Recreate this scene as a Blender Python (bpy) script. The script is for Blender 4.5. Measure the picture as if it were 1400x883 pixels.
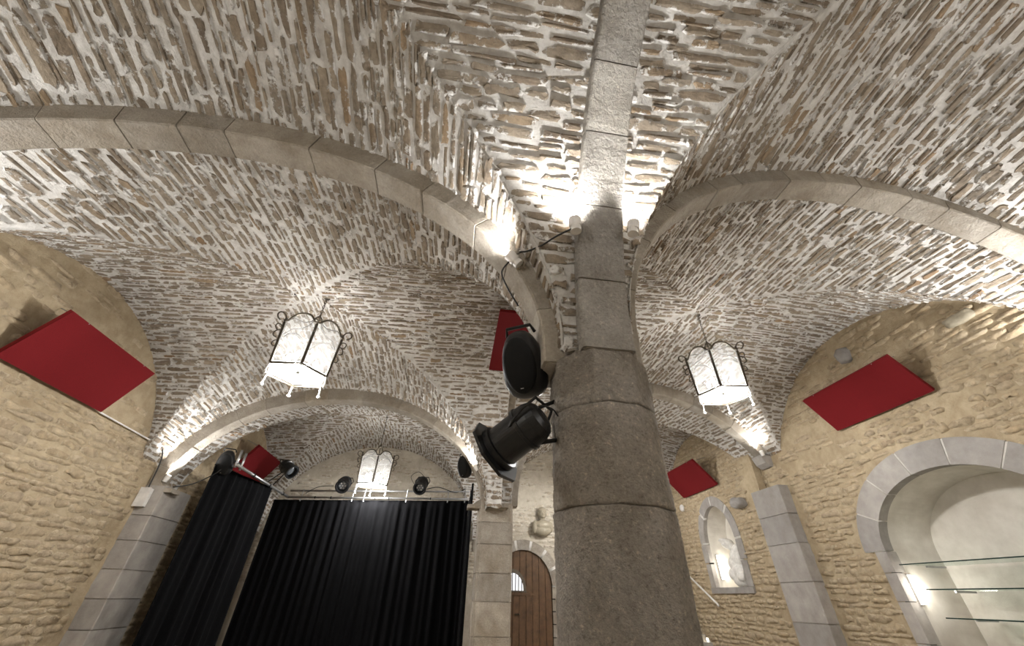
import bpy, bmesh, math, random
import numpy as np
from mathutils import Vector, Matrix, noise as mnoise

for o in list(bpy.data.objects): bpy.data.objects.remove(o)
S = bpy.context.scene
COL = S.collection
PI = math.pi
EYE = 1.6                      # camera height above the floor; geometry below is written relative to eye level

# ------------------------------------------------------------------ camera
F_PX = 520.0
AX = np.array([0.98955, 0.10131, 0.10241]); AY = np.array([-0.1423, 0.5762, 0.8043])
_D = np.array([608-700., 814-441.5, F_PX]); _Z = np.array([20., -721., F_PX]); _Z = _Z-_D*(_Z@_D)/(_D@_D)
_X = np.cross(_D, _Z); AX = _X/np.linalg.norm(_X); AY = _D/np.linalg.norm(_D); AZ = _Z/np.linalg.norm(_Z)
cam_d = bpy.data.cameras.new('camera'); cam = bpy.data.objects.new('camera', cam_d); COL.objects.link(cam)
cam_d.sensor_width = 36.0; cam_d.lens = F_PX/1400*36.0; cam_d.clip_start = 0.05; cam_d.clip_end = 100
right = Vector((AX[0], AY[0], AZ[0])); up = -Vector((AX[1], AY[1], AZ[1])); back = -Vector((AX[2], AY[2], AZ[2]))
M = Matrix((right, up, back)).transposed().to_4x4(); M.translation = (0, 0, EYE)
cam.matrix_world = M
S.camera = cam
def project(P):                # eye-level coordinates (N,3) -> pixels of the 1400x883 frame and depth; used only to rank and cull stones
    P = np.asarray(P, float)
    c = P[..., 0:1]*AX+P[..., 1:2]*AY+P[..., 2:3]*AZ
    d = np.maximum(c[..., 2], 1e-3)
    return 700+F_PX*c[..., 0]/d, 441.5+F_PX*c[..., 1]/d, c[..., 2]

# ------------------------------------------------------------------ world, exposure
w = bpy.data.worlds.new('world'); S.world = w; w.use_nodes = True
w.node_tree.nodes['Background'].inputs[0].default_value = (0.0, 0.0, 0.0, 1)
w.node_tree.nodes['Background'].inputs[1].default_value = 0.0
vs = S.view_settings
vs.view_transform = 'Standard'; vs.look = 'None'; vs.gamma = 1.0; vs.use_curve_mapping = False
vs.exposure = 1.45
P_CHANDELIER = 110.0
P_UPLIGHT = 45.0
WARM = (1.0, 0.95, 0.88); WHITE = (1.0, 0.99, 0.975)

# ------------------------------------------------------------------ helpers
def reg(o, parent=None, label=None, cat=None, group=None, kind=None):
    COL.objects.link(o)
    if parent is not None: o.parent = parent
    if label: o['label'] = label
    if cat: o['category'] = cat
    if group: o['group'] = group
    if kind: o['kind'] = kind
    return o
def thing(name, loc=(0, 0, 0), label=None, cat=None, group=None, kind=None, rot=None):
    o = bpy.data.objects.new(name, None); o.empty_display_size = .1
    o.location = (loc[0], loc[1], loc[2]+EYE)
    if rot is not None: o.rotation_mode = 'QUATERNION'; o.rotation_quaternion = rot
    return reg(o, None, label, cat, group, kind)
def mesh(name, V, Fc, mat, parent=None, smooth=False, loc=None, attrs=None, **k):
    me = bpy.data.meshes.new(name)
    if isinstance(V, np.ndarray): V = V.tolist()
    me.from_pydata([tuple(v) for v in V], [], [tuple(f) for f in Fc])
    if smooth: me.polygons.foreach_set('use_smooth', [True]*len(me.polygons))
    if attrs:
        for an, av in attrs.items():
            a = me.attributes.new(an, 'FLOAT', 'POINT'); a.data.foreach_set('value', np.asarray(av, dtype=np.float32).ravel())
    me.materials.append(mat); me.update()
    o = bpy.data.objects.new(name, me)
    if parent is None:
        l = loc or (0, 0, 0); o.location = (l[0], l[1], l[2]+EYE)
    elif loc: o.location = loc
    return reg(o, parent, **k)
def from_bm(name, bm, mat, parent=None, smooth=False, loc=None, **k):
    me = bpy.data.meshes.new(name); bmesh.ops.recalc_face_normals(bm, faces=bm.faces); bm.to_mesh(me); bm.free()
    if smooth: me.polygons.foreach_set('use_smooth', [True]*len(me.polygons))
    me.materials.append(mat)
    o = bpy.data.objects.new(name, me)
    if parent is None:
        l = loc or (0, 0, 0); o.location = (l[0], l[1], l[2]+EYE)
    elif loc: o.location = loc
    return reg(o, parent, **k)
class MB:
    def __init__(s): s.v = []; s.f = []
    def add(s, V, Fc):
        n = len(s.v); s.v += [tuple(p) for p in V]; s.f += [tuple(i+n for i in f) for f in Fc]; return s
    def box(s, x0, x1, y0, y1, z0, z1):
        return s.add([(x0,y0,z0),(x1,y0,z0),(x1,y1,z0),(x0,y1,z0),(x0,y0,z1),(x1,y0,z1),(x1,y1,z1),(x0,y1,z1)],
                     [(0,3,2,1),(4,5,6,7),(0,1,5,4),(1,2,6,5),(2,3,7,6),(3,0,4,7)])
    def tube(s, pts, r, n=8, caps=True):
        pts = [Vector(p) for p in pts]; rs = r if isinstance(r, (list, tuple)) else [r]*len(pts)
        V = []; prev = None
        for i, p in enumerate(pts):
            d = (pts[min(i+1, len(pts)-1)]-pts[max(i-1, 0)]).normalized()
            if prev is None:
                a = Vector((0,0,1)) if abs(d.z) < .9 else Vector((1,0,0)); u_ = d.cross(a).normalized()
            else: u_ = (prev-d*prev.dot(d)).normalized()
            prev = u_; w_ = d.cross(u_)
            for k in range(n):
                a = 2*PI*k/n; V.append(p+(u_*math.cos(a)+w_*math.sin(a))*rs[i])
        Fc = [(i*n+k, i*n+(k+1) % n, (i+1)*n+(k+1) % n, (i+1)*n+k) for i in range(len(pts)-1) for k in range(n)]
        if caps: Fc += [tuple(range(n-1, -1, -1)), tuple((len(pts)-1)*n+k for k in range(n))]
        return s.add(V, Fc)
    def lathe(s, prof, n=24, c=(0,0,0)):
        V = [(c[0]+r*math.cos(2*PI*k/n), c[1]+r*math.sin(2*PI*k/n), c[2]+z) for r, z in prof for k in range(n)]
        m = len(prof)
        Fc = [(i*n+k, i*n+(k+1) % n, (i+1)*n+(k+1) % n, (i+1)*n+k) for i in range(m-1) for k in range(n)]
        Fc += [tuple(range(n-1, -1, -1)), tuple((m-1)*n+k for k in range(n))]
        return s.add(V, Fc)
    def prism(s, poly, fn0, fn1):
        n = len(poly)
        return s.add([fn0(p) for p in poly]+[fn1(p) for p in poly],
                     [tuple(range(n-1, -1, -1)), tuple(range(n, 2*n))]+[(i, (i+1) % n, n+(i+1) % n, n+i) for i in range(n)])
    def build(s, name, mat, parent=None, smooth=False, **k): return mesh(name, s.v, s.f, mat, parent, smooth, **k)
def copy_tree(o, parent=None):
    c = o.copy(); COL.objects.link(c); c.parent = parent
    for ch in o.children: copy_tree(ch, c)
    return c
def aim(d, upv=(0, 0, 1)):     # local +Z along d, local Y roughly up
    d = Vector(d).normalized(); return d.to_track_quat('Z', 'Y')

# ------------------------------------------------------------------ materials
def new_mat(name):
    m = bpy.data.materials.new(name); m.use_nodes = True
    nt = m.node_tree; b = nt.nodes['Principled BSDF']
    return m, nt, b
def N(nt, t, **k):
    n = nt.nodes.new(t)
    for a, v in k.items(): setattr(n, a, v)
    return n
def noise_node(nt, scale, detail=4, rough=.6, vec=None):
    n = N(nt, 'ShaderNodeTexNoise'); n.inputs['Scale'].default_value = scale; n.inputs['Detail'].default_value = detail
    n.inputs['Roughness'].default_value = rough
    if vec is not None: nt.links.new(vec, n.inputs['Vector'])
    return n
def ramp(nt, fac, stops, interp='LINEAR'):
    r = N(nt, 'ShaderNodeValToRGB'); r.color_ramp.interpolation = interp
    e = r.color_ramp.elements
    while len(e) < len(stops): e.new(.5)
    for i, (p, c) in enumerate(stops):
        e[i].position = p; e[i].color = (*c, 1) if len(c) == 3 else c
    nt.links.new(fac, r.inputs[0]); return r
def math_node(nt, op, a, b=None, clamp=False):
    n = N(nt, 'ShaderNodeMath', operation=op); n.use_clamp = clamp
    for i, x in enumerate((a, b)):
        if x is None: continue
        if isinstance(x, (int, float)): n.inputs[i].default_value = x
        else: nt.links.new(x, n.inputs[i])
    return n.outputs[0]
def mix_col(nt, fac, a, b, mode='MIX'):
    n = N(nt, 'ShaderNodeMix', data_type='RGBA', blend_type=mode)
    for s_, x in ((0, fac), (6, a), (7, b)):
        if isinstance(x, (int, float)): n.inputs[s_].default_value = x
        elif isinstance(x, tuple): n.inputs[s_].default_value = (*x, 1)
        else: nt.links.new(x, n.inputs[s_])
    return n.outputs[2]
def bump(nt, b, h, strength=.5, dist=.02):
    n = N(nt, 'ShaderNodeBump'); n.inputs['Strength'].default_value = strength; n.inputs['Distance'].default_value = dist
    nt.links.new(h, n.inputs['Height']); nt.links.new(n.outputs[0], b.inputs['Normal'])
def objvec(nt): return N(nt, 'ShaderNodeTexCoord').outputs['Object']

MORTAR = (0.74, 0.72, 0.69)
def mat_mortar(name, c0, c1, sc=9, bs=.6, bd=.03):
    m, nt, b = new_mat(name); v = objvec(nt)
    n1 = noise_node(nt, sc, 6, .65, v); n2 = noise_node(nt, 1.6, 3, .5, v)
    c = ramp(nt, n1.outputs[0], [(.3, c0), (.62, c1)])
    c2 = ramp(nt, n2.outputs[0], [(.3, (.78, .76, .74)), (.65, (1, 1, 1))])
    nt.links.new(mix_col(nt, 1.0, c.outputs[0], c2.outputs[0], 'MULTIPLY'), b.inputs['Base Color'])
    b.inputs['Roughness'].default_value = .9; b.inputs['Specular IOR Level'].default_value = .2
    n3 = noise_node(nt, 24, 8, .75, v)
    bump(nt, b, n3.outputs[0], bs, bd); return m
def mat_rubble(name, cols, mortar, smear=.60, edgew=.30, varsc=14, bs=.7, bd=.025):
    m, nt, b = new_mat(name); v = objvec(nt)
    at = N(nt, 'ShaderNodeAttribute', attribute_name='tint'); ed = N(nt, 'ShaderNodeAttribute', attribute_name='edge')
    base = ramp(nt, at.outputs['Fac'], [(i/(len(cols)-1), c) for i, c in enumerate(cols)])
    n1 = noise_node(nt, varsc, 6, .65, v)
    var = ramp(nt, n1.outputs[0], [(.25, (.62, .60, .58)), (.75, (1.25, 1.22, 1.18))])
    col = mix_col(nt, 1.0, base.outputs[0], var.outputs[0], 'MULTIPLY')
    n2 = noise_node(nt, 7.5, 6, .7, v)
    f = math_node(nt, 'ADD', n2.outputs[0], math_node(nt, 'MULTIPLY', ed.outputs['Fac'], edgew))
    fr = ramp(nt, f, [(smear, (0, 0, 0)), (smear+.07, (1, 1, 1))])
    nt.links.new(mix_col(nt, fr.outputs[0], col, mortar), b.inputs['Base Color'])
    b.inputs['Roughness'].default_value = .88; b.inputs['Specular IOR Level'].default_value = .25
    n3 = noise_node(nt, 20, 8, .75, v)
    h = math_node(nt, 'ADD', n3.outputs[0], math_node(nt, 'MULTIPLY', fr.outputs[0], .35))
    bump(nt, b, h, bs, bd); return m
def mat_ashlar(name, c0, c1, peck=45, bs=.55, bd=.02, stain=(.7, .66, .6), speck=0.0):
    m, nt, b = new_mat(name); v = objvec(nt)
    n1 = noise_node(nt, 5, 6, .65, v); n2 = noise_node(nt, 1.3, 4, .6, v)
    at = N(nt, 'ShaderNodeAttribute', attribute_name='tint')
    c = ramp(nt, n1.outputs[0], [(.28, c0), (.7, c1)])
    st = ramp(nt, n2.outputs[0], [(.3, stain), (.6, (1, 1, 1))])
    col = mix_col(nt, 1.0, c.outputs[0], st.outputs[0], 'MULTIPLY')
    if speck:
        n5 = noise_node(nt, 38, 5, .7, v); sp = ramp(nt, n5.outputs[0], [(.30, (.45, .43, .41)), (.45, (.90, .90, .90)), (.58, (1, 1, 1)), (.68, (1.6, 1.58, 1.52))])
        col = mix_col(nt, speck, col, sp.outputs[0], 'MULTIPLY')
    tv = ramp(nt, at.outputs['Fac'], [(0, (.84, .83, .82)), (1, (1.14, 1.12, 1.08))])
    nt.links.new(mix_col(nt, 1.0, col, tv.outputs[0], 'MULTIPLY'), b.inputs['Base Color'])
    b.inputs['Roughness'].default_value = .85; b.inputs['Specular IOR Level'].default_value = .25
    n3 = noise_node(nt, peck, 6, .7, v); n4 = noise_node(nt, 9, 4, .6, v)
    bump(nt, b, math_node(nt, 'ADD', n3.outputs[0], math_node(nt, 'MULTIPLY', n4.outputs[0], 1.2)), bs, bd); return m
def mat_plain(name, c, rough=.5, metal=0.0, spec=.5, nsc=None, namp=.15, bs=0, bsc=60):
    m, nt, b = new_mat(name); b.inputs['Base Color'].default_value = (*c, 1); b.inputs['Roughness'].default_value = rough
    b.inputs['Metallic'].default_value = metal; b.inputs['Specular IOR Level'].default_value = spec
    v = objvec(nt)
    n1 = noise_node(nt, nsc or 8, 4, .6, v)
    lo = tuple(x*(1-namp) for x in c); hi = tuple(min(1, x*(1+namp)) for x in c)
    r = ramp(nt, n1.outputs[0], [(.3, lo), (.7, hi)]); nt.links.new(r.outputs[0], b.inputs['Base Color'])
    if bs: bump(nt, b, noise_node(nt, bsc, 4, .6, v).outputs[0], bs, .01)
    return m
def mat_emit(name, c, s):
    m, nt, b = new_mat(name); b.inputs['Base Color'].default_value = (.8, .8, .8, 1)
    b.inputs['Emission Color'].default_value = (*c, 1); b.inputs['Emission Strength'].default_value = s; return m

VAULT_COLS = [(.215,.175,.135),(.310,.255,.195),(.275,.238,.192),(.365,.308,.238),(.325,.278,.222),(.255,.212,.165),(.350,.270,.185),(.315,.210,.125)]
M_mortar = mat_mortar('lime_mortar', (.56,.535,.50), (.80,.785,.755), 9, .8, .04)
M_rubble = mat_rubble('vault_rubble', VAULT_COLS, MORTAR, .60, .17, 14, .9, .035)
WALL_COLS = [(.43,.34,.225),(.49,.395,.265),(.46,.375,.26),(.53,.435,.30),(.47,.385,.275),(.41,.325,.22)]
M_wallmortar = mat_mortar('ochre_mortar', (.41,.32,.205), (.53,.435,.295), 7, .7, .04)
M_wallstone = mat_rubble('ochre_rubble', WALL_COLS, (.52,.425,.295), .60, .25, 10, .8, .035)
M_backstone = mat_rubble('pale_rubble', [(.40,.35,.28),(.50,.45,.37),(.45,.40,.32),(.54,.49,.40)], (.55,.50,.42), .56, .25, 10, .6, .02)
M_plasterwall = mat_mortar('ochre_plaster', (.46,.41,.33), (.58,.53,.44), 5, .5, .03)
M_rough = mat_ashlar('pale_rough_stone', (.40,.375,.34), (.58,.555,.515), 34, 1.0, .06, (.82,.80,.76), speck=.6)
M_ashlar = mat_ashlar('beige_ashlar', (.325,.292,.248), (.480,.445,.395), 45, .8, .03, speck=.35)
M_pillar = mat_ashlar('pecked_pillar_stone', (.400,.362,.315), (.590,.545,.485), 60, 1.0, .08, (.72,.68,.62), speck=.9)
M_grey = mat_ashlar('grey_granite', (.30,.285,.27), (.42,.40,.38), 70, .4, .012, (.82,.80,.78))
M_joint = mat_mortar('pale_joint', (.34,.30,.25), (.46,.42,.36), 12, .5, .02)
M_whitejoint = mat_mortar('white_joint', (.58,.56,.52), (.70,.68,.64), 12, .4, .01)
M_plaster = mat_mortar('cream_plaster', (.60,.565,.50), (.70,.665,.60), 4, .25, .015)
M_red = mat_plain('red_fabric', (.140,.0055,.008), .85, 0, .2, 120, .18, .15, 400)
M_redlite = mat_plain('red_fabric_edge', (.165,.009,.011), .8, 0, .2, 120, .15)
M_black = mat_plain('black_plastic', (.005,.005,.0055), .36, 0, .4)
M_grille = mat_plain('black_grille', (.003,.003,.003), .6, 0, .2, 300, .4, .4, 500)
M_blackmetal = mat_plain('black_painted_metal', (.006,.006,.006), .4, .2, .4)
M_cloth = mat_plain('black_cloth', (.0015,.0015,.0019), .95, 0, .1, 20, .3)
M_alu = mat_plain('aluminium_tube', (.38,.38,.38), .38, .9, .5)
M_iron = mat_plain('dark_bronze', (.10,.085,.065), .4, .85, .5, 30, .3)
M_white = mat_plain('white_enamel', (.70,.68,.65), .4)
M_cable = mat_plain('black_cable', (.01,.01,.01), .5)
M_wood = mat_plain('oak_planks', (.105,.058,.028), .6, 0, .3, 6, .35, .3, 25)
M_statue = mat_plain('sculpture_stone', (.33,.29,.215), .45, 0, .3, 20, .12, .3, 30)
M_carved = mat_plain('pale_carved_stone', (.72,.70,.66), .8, 0, .25, 14, .18, .6, 18)
M_floor = mat_ashlar('floor_flags', (.42,.37,.30), (.52,.47,.39), 20, .3, .01)
M_bulb = mat_emit('lit_bulb', (1, .96, .9), 12)
M_diff = mat_emit('lit_diffuser', (1, .97, .93), 2.2)
M_lampface = mat_emit('lit_lamp_face', (1, .97, .92), 30)
M_tube = mat_emit('lit_tube', (1, .97, .88), 5)
M_step = mat_emit('lit_step_light', (1, .88, .62), 4)
M_day = mat_emit('daylit_glass', (.9, .93, 1), .35)
M_lens = mat_plain('lamp_lens', (.10,.11,.12), .1, 0, .8)
def mat_glass_pane():
    m = bpy.data.materials.new('seeded_glass'); m.use_nodes = True; nt = m.node_tree; nt.nodes.clear()
    o = N(nt, 'ShaderNodeOutputMaterial'); t = N(nt, 'ShaderNodeBsdfTransparent'); d = N(nt, 'ShaderNodeBsdfTranslucent'); g = N(nt, 'ShaderNodeBsdfGlossy')
    t.inputs[0].default_value = (.93,.93,.92,1); d.inputs[0].default_value = (.85,.85,.84,1); g.inputs['Roughness'].default_value = .15
    v = objvec(nt); n1 = noise_node(nt, 9, 5, .65, v); r = ramp(nt, n1.outputs[0], [(.3, (.07,.07,.07)), (.7, (.19,.19,.19))])
    m1 = N(nt, 'ShaderNodeMixShader'); nt.links.new(r.outputs[0], m1.inputs[0]); nt.links.new(t.outputs[0], m1.inputs[1]); nt.links.new(d.outputs[0], m1.inputs[2])
    m2 = N(nt, 'ShaderNodeMixShader'); m2.inputs[0].default_value = .06; nt.links.new(m1.outputs[0], m2.inputs[1]); nt.links.new(g.outputs[0], m2.inputs[2])
    nt.links.new(m2.outputs[0], o.inputs[0]); return m
M_pane = mat_glass_pane()
def mat_clear(name, tint, gl=.08):
    m = bpy.data.materials.new(name); m.use_nodes = True; nt = m.node_tree; nt.nodes.clear()
    o = N(nt, 'ShaderNodeOutputMaterial'); t = N(nt, 'ShaderNodeBsdfTransparent'); g = N(nt, 'ShaderNodeBsdfGlossy'); t.inputs[0].default_value = (*tint, 1)
    g.inputs['Roughness'].default_value = .03; m1 = N(nt, 'ShaderNodeMixShader'); m1.inputs[0].default_value = gl
    nt.links.new(t.outputs[0], m1.inputs[1]); nt.links.new(g.outputs[0], m1.inputs[2]); nt.links.new(m1.outputs[0], o.inputs[0]); return m
M_clear = mat_clear('shelf_glass', (.90,.94,.92))
M_glassedge = mat_plain('green_glass_edge', (.02,.04,.035), .2)

# ------------------------------------------------------------------ rubble stones on any parametric surface
def stone_batch(surf, cu, cv, L, Hh, rng, n=10, h0=.003, h1=.024, sq=.40, jit=.15, bulge=.004):
    """polygon stones centred at (cu,cv) on the surface, L long and Hh thick, in metres; returns verts (N, 2n+1, 3), attrs"""
    K = len(cu)
    ang = np.linspace(0, 2*PI, n, endpoint=False)[None]+rng.uniform(-.12, .12, (K, n))
    c, s = np.cos(ang), np.sin(ang)
    px = np.sign(c)*np.abs(c)**sq; py = np.sign(s)*np.abs(s)**sq
    px = px*(1+rng.normal(0, jit*.55, (K, n))); py = py*(1+rng.normal(0, jit*1.7, (K, n)))
    px = np.clip(px, -1.12, 1.12); py = np.clip(py, -1.25, 1.25)
    taper = rng.uniform(-.28, .28, (K, 1)); py = py*(1+taper*px)
    skew = rng.uniform(-.10, .10, (K, 1)); py = py+skew*px*(L/Hh)[:, None]*.15
    du = px*L[:, None]/2; dv = py*Hh[:, None]/2
    ins = rng.uniform(.006, .014, (K, 1))
    fu = np.clip(1-2*ins/L[:, None], .5, 1); fv = np.clip(1-2*ins/Hh[:, None], .45, 1)
    hh = rng.uniform(h0, h1, (K, 1)); tl = rng.uniform(-.009, .009, (K, 1)); tl2 = rng.uniform(-.008, .008, (K, 1))
    hT = np.maximum(hh+tl*px+tl2*py+rng.normal(0, .0025, (K, n)), .001)
    P0 = surf(cu[:, None]+0*du, cv[:, None]+0*du, du*1.03, dv*1.03, -.012+0*du)
    P1 = surf(cu[:, None]+0*du, cv[:, None]+0*du, du*fu, dv*fv, hT)
    Pc = surf(cu[:, None], cv[:, None], 0*cu[:, None], 0*cu[:, None], hh+bulge)
    V = np.concatenate([P0, P1, Pc], 1)
    edge = np.concatenate([np.ones((K, n))*1.2, np.ones((K, n))*.55, np.zeros((K, 1))], 1)
    return V, edge
def stone_faces(n):
    return [(i, (i+1) % n, n+(i+1) % n, n+i) for i in range(n)]+[(n+i, n+(i+1) % n, 2*n) for i in range(n)]
def lay_stones(owner, V, edge, tint, mat, n, top=300, minpx=9.0, margin=320, smooth=False):
    """V (K,2n+1,3): the largest in view become parts of owner, the rest one joined part"""
    K = V.shape[0]
    if not K: return
    x, y, d = project(V)
    cx, cy = x.mean(1), y.mean(1)
    vis = (d.min(1) > .3) & (cx > -margin) & (cx < 1400+margin) & (cy > -margin) & (cy < 883+margin)
    V, edge, tint, x, y, cx, cy = V[vis], edge[vis], tint[vis], x[vis], y[vis], cx[vis], cy[vis]
    K = V.shape[0]
    if not K: return
    xr, yr = x[:, n:2*n], y[:, n:2*n]
    area = .5*np.abs((xr*np.roll(yr, -1, 1)-yr*np.roll(xr, -1, 1)).sum(1))
    infr = (cx > 2) & (cx < 1398) & (cy > 2) & (cy < 881)
    size = np.maximum(xr.max(1)-xr.min(1), yr.max(1)-yr.min(1))
    rank = np.where(infr & (size > minpx), area, 0)
    order = np.argsort(-rank); pick = [i for i in order[:top] if rank[i] > 0]
    fl = np.array(stone_faces(n), dtype=object)
    base = stone_faces(n)
    for i in pick:
        mesh('stone', V[i], base, mat, owner, smooth=smooth, attrs={'tint': np.full(2*n+1, tint[i]), 'edge': edge[i]})
    rest = np.setdiff1d(np.arange(K), pick)
    if len(rest):
        m = 2*n+1; Vr = V[rest].reshape(-1, 3)
        Fc = [tuple(k*m+j for j in f) for k in range(len(rest)) for f in base]
        mesh('small_stones', Vr, Fc, mat, owner, smooth=smooth, attrs={'tint': np.repeat(tint[rest], m), 'edge': edge[rest].ravel()}, kind='stuff')

# ------------------------------------------------------------------ groin vaults
def quad3(t0, tm, t1, f0, fm, f1):
    A = np.array([[t*t, t, 1] for t in (t0, tm, t1)]); k = np.linalg.solve(A, np.array([f0, fm, f1]))
    return lambda t: k[0]*t*t+k[1]*t+k[2]
class Bay:
    def __init__(s, x0, x1, y0, y1, c1, a1, z0, tops1, c2, a2, tops2):
        s.x0, s.x1, s.y0, s.y1, s.c1, s.a1, s.z0, s.c2, s.a2 = x0, x1, y0, y1, c1, a1, z0, c2, a2
        s.t1 = quad3(y0, c2, y1, *tops1); s.t2 = quad3(x0, c1, x1, *tops2)
    def B1(s, x, y):
        q = 1-((x-s.c1)/s.a1)**2; return np.where(q > 0, s.z0+(s.t1(y)-s.z0)*np.sqrt(np.maximum(q, 0)), -9.)
    def B2(s, x, y):
        q = 1-((y-s.c2)/s.a2)**2; return np.where(q > 0, s.z0+(s.t2(x)-s.z0)*np.sqrt(np.maximum(q, 0)), -9.)
    def z(s, x, y): return np.maximum(np.maximum(s.B1(x, y), s.B2(x, y)), s.z0)
    def pt(s, web, th, u):
        if web == 'A':
            x = s.c1-s.a1*np.cos(th); return x+0*u, u+0*x, s.z0+(s.t1(u)-s.z0)*np.sin(th)
        y = s.c2-s.a2*np.cos(th); return u+0*y, y+0*u, s.z0+(s.t2(u)-s.z0)*np.sin(th)
    def spans(s, web, th):
        """the two runs of a course at angle th, from each edge towards the groin"""
        lo, hi, mid = (s.y0, s.y1, s.c2) if web == 'A' else (s.x0, s.x1, s.c1)
        out = []
        for e in (lo, hi):
            u = np.linspace(e, mid, 240); x, y, z = s.pt(web, th, u)
            oth = s.B2(x, y) if web == 'A' else s.B1(x, y)
            df = oth-z; bad = np.nonzero(df > 1e-4)[0]
            if len(bad) == 0: out.append((e, mid))
            elif bad[0] == 0: out.append((e, e))
            else:
                i = bad[0]; d0, d1 = df[i-1], df[i]; k = .5 if d0 < -5 else min(1, max(0, -d0/(d1-d0)))
                g = u[i-1]+(u[i]-u[i-1])*k; out.append((e, g+(.014 if g > e else -.014)))
        return out
    def limits(s, web):
        if web == 'A':
            f = lambda x: math.acos(max(-1, min(1, (s.c1-x)/s.a1))); return f(s.x0), f(s.x1)
        f = lambda y: math.acos(max(-1, min(1, (s.c2-y)/s.a2))); return f(s.y0), f(s.y1)
    def surf(s, web):
        def fn(cu, cv, du, dv, h):
            a = s.a1 if web == 'A' else s.a2
            bb = ((s.t1(cu) if web == 'A' else s.t2(cu))-s.z0)
            ds = np.sqrt((a*np.sin(cv))**2+(bb*np.cos(cv))**2)
            th = cv+dv/ds; u = cu+du
            x, y, z = s.pt(web, th, u)
            nh = np.cos(th)/a; nz = -np.sin(th)/bb; l = np.sqrt(nh*nh+nz*nz); nh, nz = nh/l, nz/l
            if web == 'A': return np.stack([x+nh*h, y+0*h, z+nz*h], -1)
            return np.stack([x+0*h, y+nh*h, z+nz*h], -1)
        return fn
def build_bay(name, bay, seed, label, top=300, hmin=.065, hmax=.135, lmin=.15, lmax=.48, nv=12):
    rng = np.random.default_rng(seed)
    V = []; Fc = []; NU = 26
    for web in 'AB':
        t0, t1 = bay.limits(web); ths = np.linspace(t0, t1, 121)
        rows = [bay.spans(web, t) for t in ths]
        for side in (0, 1):
            base = len(V)
            for t, r in zip(ths, rows):
                u = np.linspace(r[side][0], r[side][1], NU); x, y, z = bay.pt(web, t, u)
                V += list(zip(x.tolist(), y.tolist(), z.tolist()))
            for i in range(len(ths)-1):
                if abs(rows[i][side][0]-rows[i][side][1])+abs(rows[i+1][side][0]-rows[i+1][side][1]) < 1e-6: continue
                for j in range(NU-1):
                    a = base+i*NU+j; Fc.append((a, a+1, a+NU+1, a+NU))
    gx, gy = np.meshgrid(np.linspace(-.4, .4, 17)+bay.c1, np.linspace(-.4, .4, 17)+bay.c2, indexing='ij'); gz = bay.z(gx, gy)+.004   # crown of the vault
    b0 = len(V); V += list(zip(gx.ravel().tolist(), gy.ravel().tolist(), gz.ravel().tolist()))
    Fc += [(b0+i*17+j, b0+i*17+j+1, b0+(i+1)*17+j+1, b0+(i+1)*17+j) for i in range(16) for j in range(16)]
    root = mesh(name, V, Fc, M_mortar, None, True, label=label, kind='structure')
    allV, allE = [], []
    for web in 'AB':
        t0, t1 = bay.limits(web); a = bay.a1 if web == 'A' else bay.a2
        bmid = (bay.t1(bay.c2) if web == 'A' else bay.t2(bay.c1))-bay.z0
        cu, cv, LL, HH = [], [], [], []
        t = t0+.01
        while t < t1:
            hgt = rng.uniform(hmin, hmax); ds = math.hypot(a*math.sin(t), bmid*math.cos(t)); dt = hgt/ds
            tm = t+dt/2; t += dt
            if tm >= t1: break
            for (e, g) in bay.spans(web, tm):
                if abs(e-g) < .06: continue
                sgn = 1 if g > e else -1; u = e; first = rng.uniform(.08, .35)
                while (g-u)*sgn > .05:
                    L = first or rng.uniform(lmin, lmax)*(.75+.5*hgt/hmax); first = 0; L = min(L, abs(g-u)-.012)
                    if L < .05: break
                    gap = rng.uniform(.008, .032)
                    if rng.random() < .12 and hgt > .11:      # two thin slabs in one course
                        for q in (-1, 1):
                            cu.append(u+sgn*(L/2)); cv.append(tm+q*dt*.25); LL.append(L*.97); HH.append(hgt*.38)
                    else:
                        cu.append(u+sgn*(L/2)); cv.append(tm+rng.normal(0, .05)*dt); LL.append(L); HH.append(hgt*rng.uniform(.58, .86))
                    u += sgn*(L+gap)
        cu, cv, LL, HH = map(np.array, (cu, cv, LL, HH))
        cv = cv+.018*np.sin(cu*2.1+seed)+.010*np.sin(cu*5.3+cv*9)
        v_, e_ = stone_batch(bay.surf(web), cu, cv, LL, HH, rng, nv)
        allV.append(v_); allE.append(e_)
    V = np.concatenate(allV); E_ = np.concatenate(allE); tint = rng.beta(1.3, 2.0, len(V))
    lay_stones(root, V, E_, tint, M_rubble, nv, top)
    return root

XL, XR, XR2, XA = -6.1, 8.0, 7.8, 0.97          # left wall, right wall, right wall beyond the far pier, arcade line
YN, YP, YF, YB = -4.1, 2.5, 9.0, 14.6           # wall behind the camera, pillar row, far pier row, back wall
Z0L, Z0R = 1.5, 1.66
bay_NL = Bay(XL, XA, YN, YP, -2.75, 3.42, Z0L, (3.95, 4.45, 3.93), -.75, 3.02, (4.15, 4.45, 4.55))
bay_NR = Bay(XA, XR, YN, YP, 4.8, 3.58, Z0R, (4.74, 4.95, 4.74), -.75, 3.02, (4.55, 4.95, 4.90))
bay_ML = Bay(XL, XA, YP, YF+.15, -2.75, 3.42, Z0L, (3.93, 4.32, 4.02), 5.75, 2.78, (4.11, 4.32, 4.50))
bay_MR = Bay(XA, XR, YP, YF+.15, 4.8, 3.58, Z0R, (4.74, 4.95, 4.98), 5.8, 3.15, (4.55, 4.95, 4.90))
bay_SL = Bay(XL, XA, YF+.15, YB, -2.65, 3.36, Z0L, (3.86, 4.5, 4.38), 11.95, 2.2, (4.15, 4.5, 4.5))
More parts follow.
